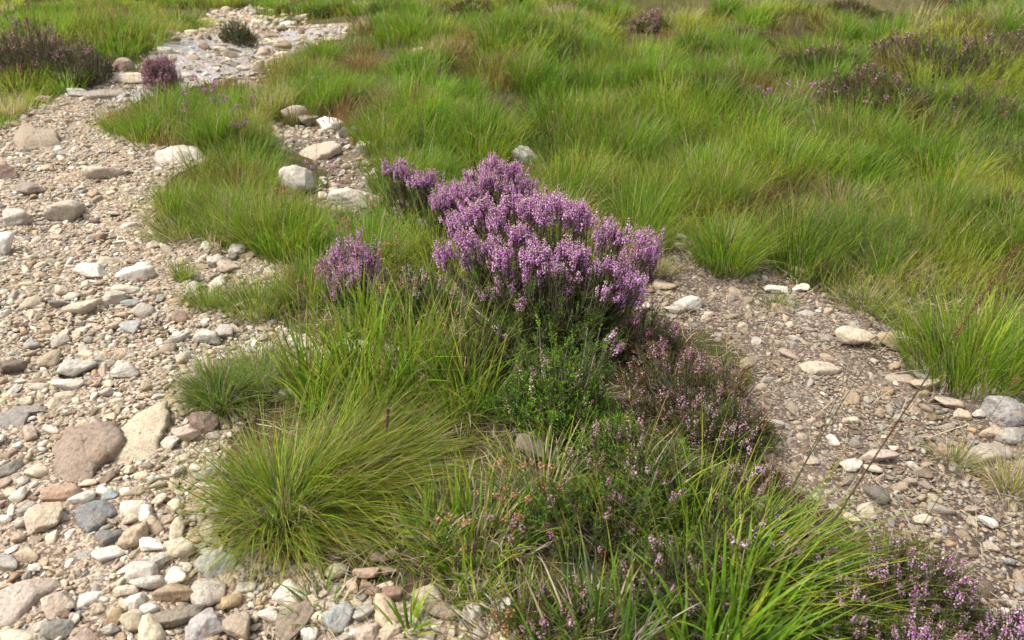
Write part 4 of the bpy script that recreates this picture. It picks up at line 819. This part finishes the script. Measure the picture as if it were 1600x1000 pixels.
    if len(fi):
        S0 = []; S1 = []; SL = []; ow = []
        for k in range(4 if flower > .5 else 2):
            d_ = unit(Tn[fi]*.6+out[fi]*.22+np.array([0, 0, .8])+rng.normal(0, .20, (len(fi), 3))); off = rng.normal(0, .013*ns, (len(fi), 3))*np.array([1, 1, .6]) if k else 0
            L_ = U(spike[0], spike[1], len(fi))*(1 if k == 0 else .8); S0.append(tip[fi]+off-d_*L_[:, None]*.35); S1.append(d_); SL.append(L_); ow.append(fi)
        S0 = np.concatenate(S0); S1 = np.concatenate(S1); SL = np.concatenate(SL); ow = np.concatenate(ow); q = len(S0)
        W_.add(*tubes(np.stack([S0-S1*.015, S0+S1*SL[:, None]], 1), np.stack([np.full(q, .0009*ns), np.full(q, .0004*ns)], 1), pick([((0.16,0.09,0.06), 1)], q)))
        i = np.repeat(np.arange(q), nfl); tt = rng.random(len(i)); ph = U(0, 6.28, len(i))
        A = unit(np.cross(S1, np.array([.3, .2, .9])[None])); Bv = np.cross(S1, A)
        rd = A[i]*np.cos(ph)[:, None]+Bv[i]*np.sin(ph)[:, None]
        bell = pick(petals, len(i), .10)*(1+.12*rng.normal(0, 1, nb)[ow][i][:, None]); bud = pick(BUD if petals is LIL else FADE, len(i), .12)
        isb = ((tt > .78) | (rng.random(len(i)) < .16))[:, None]; cF = np.clip(np.where(isb, bud, bell), 0, .95)
        sz = np.where(isb[:, 0], U(.0022, .0032, len(i)), U(.0034, .0052, len(i)))*ns
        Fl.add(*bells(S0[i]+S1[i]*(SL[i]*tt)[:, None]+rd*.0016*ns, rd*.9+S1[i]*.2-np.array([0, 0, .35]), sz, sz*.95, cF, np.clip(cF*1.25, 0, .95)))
    W_.build('woody_stems', M_WOOD, o); Lf.build('foliage', M_LEAF, o)
    if Fl.n: Fl.build('flowers', M_PETAL, o)
    return o
h_ = heather
BUDW = [((0.76,0.60,0.66), 3), ((0.66,0.38,0.60), 2), ((0.80,0.70,0.66), 1.5), ((0.36,0.16,0.18), 1.5)]
h_(862, 520, .35, .27, .36, 'main heather bush covered with dense lilac flower spikes', nb=900, leaf=LG+LBR[:1], flower=1, side=6, nn=20, nfl=26, spike=(.03,.06), ns=1.22,
   lobes=[(742,350,.34,.10,1),(800,325,.36,.11,1),(862,335,.38,.12,1),(925,350,.37,.11,.95),(975,372,.33,.10,.9),(820,385,.32,.11,.95),(890,400,.30,.12,1),(955,412,.28,.11,.95),(712,390,.27,.07,.9),(985,430,.22,.08,.8),(812,425,.22,.08,.7),(905,440,.22,.09,.9),
          (780,470,.19,.14,.06),(860,475,.18,.15,.05),(940,480,.16,.13,.1),(830,515,.13,.14,0),(920,520,.12,.12,0),(860,420,.26,.12,.1),(770,410,.26,.10,.1)])
h_(772, 365, .20, .17, .27, 'middle flowering heather joined to the back of the main bush', nb=230, flower=1, side=5, nn=18, nfl=26, ns=1.2, spike=(.04,.07), lobes=[(735,285,.31,.09,1),(785,270,.33,.10,1),(812,285,.30,.07,.9),(700,310,.22,.08,.9),(760,320,.20,.10,.7)])
h_(655, 345, .17, .14, .24, 'smaller flowering heather behind and left of the main bush', nb=210, flower=1, side=6, nn=20, nfl=20, ns=1.2, spike=(.035,.06), lobes=[(618,255,.29,.07,.9),(648,275,.25,.08,.9),(682,280,.25,.07,.95),(625,300,.16,.09,.3),(665,315,.13,.09,.15),(705,300,.24,.08,.9),(690,325,.16,.08,.4)])
h_(1005, 440, .06, .05, .20, 'outlying flower sprays at the right end of the main heather bush', nb=34, flower=1.1, side=5, nn=18, nfl=26, ns=1.2, fmin=.3)
h_(556, 472, .125, .10, .225, 'small purple heather standing in the grass left of the main bush', nb=190, ns=1.15, flower=.72, lump=.5, side=6, nn=20, nfl=24)
h_(1068, 640, .20, .18, .17, 'sprawling heather with faded brownish pink flowers right of the main bush', nb=210, flower=.38, leaf=LRED, petals=FADE, side=6, nn=20, fmin=.1, nfl=14, wind=(.25,.1), spike=(.02,.05), low=.05, ns=1.2, lump=.5)
h_(1010, 560, .13, .10, .17, 'faded pink heather between the main bush and the sprawling one', nb=110, flower=.5, leaf=LRED, petals=FADE+LIL[:1], side=6, nn=20, nfl=18, spike=(.03,.05), ns=1.2)
h_(862, 668, .18, .13, .24, 'bright green heather without flowers in front of the main bush', nb=320, ns=1.4, flower=.05, leaf=LBR+LG[:1], petals=[((0.6,0.55,0.35), 1)], side=8, nn=24, fmin=.4, lump=.8, shoot=(.03,.06))
h_(950, 735, .11, .08, .15, 'small fresh green heather below the bright green one', nb=90, ns=1.3, flower=.08, leaf=LBR, petals=FADE, side=7, nn=24)
h_(775, 595, .17, .13, .20, 'dark green twiggy heather under the left of the main bush', nb=210, ns=1.25, flower=.0, leaf=LG, petals=FADE, side=6, nn=20)
h_(655, 500, .13, .10, .20, 'green heather with whitish buds between the two purple bushes', nb=170, ns=1.2, flower=.35, leaf=LG+LBR[:1], petals=[((0.62,0.56,0.46),2),((0.5,0.3,0.35),1)], side=7, nn=20, spike=(.02,.04))
h_(935, 840, .19, .12, .13, 'low dark green heath mat at the lower centre', nb=230, ns=1.2, flower=.08, leaf=LG+LBR[:1], petals=FADE, side=8, nn=24, spike=(.02,.04), low=.3)
h_(1060, 930, .14, .11, .12, 'low heather with small pink buds in the thin grass', nb=170, flower=.12, leaf=LG+LBR[:1], petals=BUDW, side=6, nn=22, spike=(.02,.04))
h_(1035, 785, .15, .11, .14, 'green heath half buried in the tall thin grass', nb=210, ns=1.2, flower=.12, leaf=LG+LBR[:1], petals=BUDW, side=7, nn=22, spike=(.02,.04))
h_(1180, 780, .08, .07, .07, 'thin pinkish heather trailing on to the soil', nb=110, flower=.45, leaf=LRED, petals=BUDW, side=5, nn=18, spike=(.02,.04), wind=(.3,.2), low=.05)
h_(1420, 955, .13, .10, .14, 'pink and lilac heather at the bottom right by the gravel', nb=230, flower=.4, leaf=LG, petals=BUDW+LIL[:1], side=6, nn=24, spike=(.02,.045), nfl=16)
h_(1330, 985, .12, .09, .10, 'dark twiggy heather left of the bottom right one', nb=190, flower=.2, leaf=LG, petals=BUDW, side=6, nn=22, spike=(.02,.04))
h_(1440, 1060, .10, .08, .12, 'deep green heather with lilac tips cut by the bottom edge', nb=150, flower=.3, leaf=LG, petals=BUDW+LIL[:1], side=6, nn=22, spike=(.03,.05))
h_(1590, 1045, .08, .07, .13, 'fresh green heather with lilac spikes in the bottom right corner', nb=150, flower=.4, leaf=[((0.07,0.16,0.02),3),((0.09,0.15,0.03),2)], petals=LIL, side=6, nn=26, spike=(.03,.05))
h_(870, 985, .11, .08, .07, 'grey green heath at the bottom centre', nb=110, flower=.3, leaf=LG, petals=FADE, side=6, nn=22, spike=(.02,.03))
h_(1130, 700, .13, .10, .13, 'dark green heather tangled with grass under the sprawling one', nb=140, flower=.08, leaf=LG+LRED, petals=BUDW, side=7, nn=22, ns=1.2)
h_(1180, 880, .16, .12, .13, 'green heath with a few whitish buds inside the arching grass', nb=140, flower=.12, leaf=LG+LBR[:1], petals=BUDW, side=7, nn=22, ns=1.15, spike=(.02,.035))
h_(1280, 915, .09, .07, .09, 'green heath with pale buds where the arching grass meets the gravel', nb=130, flower=.3, leaf=LG+LBR[:1], petals=BUDW, side=7, nn=22, ns=1.1, spike=(.02,.04))
# upper left
h_(55, 118, .36, .30, .42, 'large faded purple heather on the upper left bank', nb=300, flower=.3, leaf=[((0.12,0.15,0.04),3),((0.15,0.12,0.05),2),((0.08,0.10,0.03),1)], petals=FADE, side=6, nn=14, ns=2.0, nfl=14)
h_(135, 128, .24, .22, .30, 'dark end of the heather bank next to the track', nb=220, flower=.15, leaf=[((0.10,0.13,0.035),3),((0.13,0.10,0.045),2)], petals=FADE, side=6, nn=14, ns=2.0, nfl=14)
h_(258, 152, .13, .10, .26, 'lone small purple heather bushlet at the edge of the wet track', nb=110, flower=.9, leaf=LRED, petals=FADE+LIL[2:3], side=5, nn=14, ns=1.8, nfl=16, fmin=.3, low=.35)
h_(376, 70, .18, .16, .22, 'round dark green shrublet in the middle of the far track', nb=150, flower=.0, leaf=[((0.17,0.19,0.06),2),((0.12,0.15,0.05),2)], side=7, nn=14, ns=2.2)
FB = [(600,25,.4,'dark heather by the far end of the wet track',LG,0), (905,140,.22,'low dark heather hummock in mid meadow',LG,0), (1120,150,.28,'dark heathery hummock with grass round it',LG,0), (1095,240,.16,'brown hollow of heather under the yellow tussock',LRED,0), (1017,45,.2,'far heather with a pink flowering top',LG,.9),
 (1300,110,.22,'brownish heather on the right slope',LRED,.3), (1390,105,.32,'heather with a few pink heads on the right slope',LRED,.4), (1345,150,.24,'greyish purple heather before the pink headed one',LRED,.5), (1245,110,.2,'small grey brown heather left on the right slope',LRED,.2),
 (1480,120,.35,'dark heather on the crest at the right',LG,.2), (1570,110,.4,'broad dark heather at the right edge of the crest',LRED,.3), (1520,190,.28,'reddish brown heather below the crest',[((0.17,0.085,0.05),2),((0.1,0.08,0.04),2)],.5), (1395,165,.2,'heather with two pale pink blooms',LG,.4),
 (1230,260,.16,'dark heather tuft in the right meadow',LG,0), (1545,270,.25,'dark heather patch near the right edge of the meadow',LG,0), (1580,340,.2,'twiggy grey heather at the right edge',LRED,0), (1380,270,.14,'small dark heather in the leaning grass',LG,0),
 (1180,75,.3,'low brown heather on the far rise',LRED,0), (1330,20,.6,'brown heather patch on the far hillside',LRED,0), (1500,15,.8,'wide brown heather on the far hillside corner',LRED,0), (1420,40,.5,'dark heather fleck across the dip',LRED,0), (850,55,.2,'grey green far heather clump',LG,0), (730,25,.3,'far brown heather strip at the top',LRED,.2), (520,25,.35,'far dark shrublet behind the wet track',LG,0), (460,20,.25,'far green shrublet among track stones',LG,0),
 (1440,545,.09,'dead brown heather twigs by the tan wedge stone',[((0.16,0.12,0.09),1)],0), (1300,440,.10,'low olive heath on the meadow rim',LG,0)]
for px, py, rr, lab, lf, flw in FB:
    d = float(proj(g1(px, py))[2]); q = max(1, d/2.6)
    if px > 1200 and py < 300: rr *= 1.35; lf = lf+[((0.20,0.13,0.08),3),((0.15,0.15,0.06),3)]
    h_(px, py, rr, rr*.7, rr*(.32 if py < 45 else .55), lab, nb=150, flower=flw*.45, leaf=lf, petals=FADE, side=6, nn=12, ns=q, nfl=10, group='heather clumps in the moor', shoot=(.03,.06))

# ------------------------------------------------------------------ stalks, heath sprigs
def stalk(p0, p1, hgt, label, bow=.1, R=.0013, c=(0.16,0.17,0.05), seed=.3, sc_c=(0.20,0.075,0.035), head=.003, group=None, dy=0.0):
    """a stalk from the ground at pixel p0 whose tip hangs over ground pixel p1 at height hgt"""
    A = g1(*p0); B = g1(*p1); B = B.copy()
    u = (p1[0]-800)/F; v = -(p1[1]-500)/F; D = np.array([u, CP+v*SP, -SP+v*CP]); k = (CAMH-hgt)/(-D[2]) if D[2] < -1e-3 else 3; Bp = np.array([0, 0, CAMH])+D*k
    Lg = np.linalg.norm(Bp-A); t = np.linspace(0, 1, 24)[:, None]; Pth = A+(Bp-A)*t+np.array([0, 0, 1.0])*bow*Lg*np.sin(t*math.pi)
    o = empty('grass_stalk', A); tag(o, label, 'grass stalk', group)
    W_ = Acc(); W_.add(*tubes((Pth-A)[None], np.linspace(1, .35, 24)[None]*R, np.array([c], float), 5)); W_.build('stem', M_GRASS, o)
    if seed > 0:
        n = int(240*seed/.3); tt = 1-seed*rng.random(n); P = np.stack([np.interp(tt, t[:, 0], Pth[:, j]) for j in range(3)], -1)-A; dr = unit(Pth[-1]-Pth[-6])
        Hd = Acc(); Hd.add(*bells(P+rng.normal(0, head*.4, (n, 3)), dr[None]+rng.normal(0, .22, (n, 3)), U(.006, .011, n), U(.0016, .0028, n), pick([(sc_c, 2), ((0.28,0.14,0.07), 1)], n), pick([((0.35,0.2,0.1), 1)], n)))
        Hd.build('seed_head', M_STRAW, o)
    return o
stalk((1225, 940), (1592, 383), .46, 'long stalk with a brown seed head reaching to the right edge', bow=.03, R=.0024, seed=.34, head=.012, c=(.13,.075,.04), sc_c=(.16,.05,.03))
stalk((1180, 860), (1400, 500), .40, 'dark green stalk crossing the soil left of the long seeded one', bow=.04, R=.0016, seed=0, c=(.10,.12,.04))
stalk((1190, 870), (1330, 580), .33, 'shorter dark stalk beside the crossing one', bow=.04, R=.0016, seed=0, c=(.10,.12,.04))
stalk((1340, 1000), (1590, 590), .28, 'thin stalk arching over the lower right gravel', bow=.07, seed=.06, c=(.17,.16,.05))
stalk((1230, 930), (1450, 600), .3, 'fine olive stalk between the long seeded and the arching one', bow=.05, R=.0011, seed=0, c=(.16,.13,.05))
stalk((905, 690), (900, 560), .26, 'upright yellow green stalk before the bright green heather', bow=.0, R=.0013, seed=0, c=(.28,.27,.05))
stalk((1015, 745), (967, 565), .26, 'orange tipped stalk leaning left over the heath', bow=.02, R=.0013, seed=0, c=(.33,.28,.05))
stalk((600, 745), (606, 640), .2, 'thin grass stalk with a purple brown head above the big tuft', bow=0, R=.001, seed=.3, sc_c=(.16,.10,.09), c=(.2,.16,.08))
stalk((860, 560), (640, 500), .1, 'pale bent straw between the heather bushes', bow=.12, R=.0011, seed=0, c=(.45,.38,.2))
stalk((980, 400), (1090, 225), .3, 'long straw coloured stalk rising over the meadow edge', bow=.02, R=.0014, seed=0, c=(.5,.43,.25))
stalk((650, 160), (657, 120), .3, 'dark seed stalk in the meadow right of the lone cream stone', bow=0, R=.002, seed=.5, head=.004, c=(.12,.08,.05))
stalk((940, 170), (945, 120), .35, 'dark seed stalk in the middle of the meadow', bow=0, R=.002, seed=.5, head=.004, c=(.12,.08,.05))
stalk((640, 210), (650, 130), .3, 'leaning dark seed stalk near the bare patch', bow=0, R=.002, seed=.4, head=.004, c=(.12,.08,.05))
stalk((1060, 850), (1150, 860), .08, 'pale dead straw lying over the low heath', bow=.1, R=.001, seed=0, c=(.5,.42,.25))
stalk((895, 820), (1140, 865), .07, 'long cream straw lying across the thin grass', bow=.06, R=.0011, seed=0, c=(.55,.47,.28))
stalk((1200, 570), (1380, 700), .01, 'dry straw lying across the bare soil', bow=.02, R=.001, seed=0, c=(.5,.42,.32))
stalk((1210, 590), (1320, 660), .01, 'second dry straw on the bare soil, left of the longer one', bow=.02, R=.001, seed=0, c=(.45,.38,.3))
stalk((1440, 720), (1590, 830), .01, 'dry straw lying on the soil at the right', bow=.02, R=.001, seed=0, c=(.45,.38,.3))
def sprig(px, py, hgt, label, peach=True, n=5):
    """stems ending in heads of dried or purple heath bells; px,py is where the heads are seen"""
    u = (px-800)/F; v = -(py-500)/F; D = np.array([u, CP+v*SP, -SP+v*CP])
    tt_ = np.linspace(.8, 9, 2000); Q = D[None]*tt_[:, None]+np.array([0, 0, CAMH]); k = int(np.argmin(np.abs(Q[:, 2]-H(Q[:, 0], Q[:, 1])-hgt))); B = Q[k].copy(); B[2] = H(B[0], B[1]); s = max(1, Q[k, 1]/2.4)
    o = empty('heath_sprig', B); tag(o, label, 'heath sprig', 'heath sprigs with clustered heads')
    tips = np.stack([rng.normal(0, .022*s, n), rng.normal(0, .022*s, n), hgt+rng.normal(0, .015*s, n)], -1); t = np.linspace(0, 1, 5)[None, :, None]
    W_ = Acc(); W_.add(*tubes(tips[:, None]*t*np.array([1, 1, 1])+rng.normal(0, .002, (n, 5, 3)), np.full((n, 5), .0008*s), pick([((0.14,0.10,0.06), 1)], n))); W_.build('stem', M_WOOD, o)
    i = np.repeat(np.arange(n), 11); dd = unit(rng.normal(0, 1, (len(i), 3))*np.array([1, 1, .6])); pal = [((0.62,0.33,0.17),3),((0.70,0.50,0.32),2),((0.42,0.19,0.10),2)] if peach else [((0.58,0.25,0.52),3),((0.68,0.42,0.60),2)]
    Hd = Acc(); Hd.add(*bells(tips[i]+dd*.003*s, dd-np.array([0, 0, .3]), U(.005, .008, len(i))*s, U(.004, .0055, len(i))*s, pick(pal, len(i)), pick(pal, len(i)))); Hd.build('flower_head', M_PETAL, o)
    Lf = Acc(); i = np.repeat(np.arange(n), 26); q = U(.1, .9, len(i))[:, None]; Lf.add(*needles(tips[i]*q, unit(rng.normal(0, 1, (len(i), 3))+np.array([0, 0, .8])), U(.005, .009, len(i))*s, U(.0012, .002, len(i))*s, pick(LG+LBR, len(i)))); Lf.build('foliage', M_LEAF, o)
SPR = [(535,352,.26,'dried peach heads above the small purple heather'),(620,368,.2,'dried peach heads just right of the small purple heather'),(590,398,.2,'dried peach heads on the right rim of the small purple heather'),(575,312,.18,'brown heads behind the small purple heather'),
 (500,420,.12,'peach heads at the left foot of the small purple heather'),(478,440,.1,'orange heads low in the grass left of the small purple heather'),(600,445,.16,'peach heads below the small purple heather'),(695,505,.14,'tan heads before the dark base of the main heather'),(440,290,.16,'brown orange heads before the tall whitish stone'),
 (770,765,.1,'peach heads over the big tuft tips'),(800,740,.1,'pale peach heads at the tip of the leaning wiry tuft'),(815,790,.08,'peach heads above the dead grass'),(725,815,.08,'peach heads among the leafy blades'),(845,735,.1,'peach heads by the brownish grey stone'),(790,960,.04,'peach buds beside the white stone at the bottom')]
for px, py, hg, lab in SPR: sprig(px, py, hg+.03, lab, True, 5)
for px, py, hg, lab in [(325,132,.22,'purple bell heads topping the verge grass'),(345,145,.2,'purple bell heads right of the topmost ones'),(290,155,.2,'purple bell heads near the lone small heather'),(372,160,.2,'purple bell heads at the right of the verge'),(375,190,.12,'single bright purple bells low on the verge'),(505,256,.12,'purple bells on the bare patch rim'),
    (1215,132,.2,'pink heads in the right meadow'),(1220,140,.2,'pink heads just below the other meadow ones'),(1290,140,.2,'pink heads in front of the brownish heather'),(1378,150,.2,'pink heads before the crest heather')]: sprig(px, py, hg, lab, False, 2 if px > 1000 else 4)
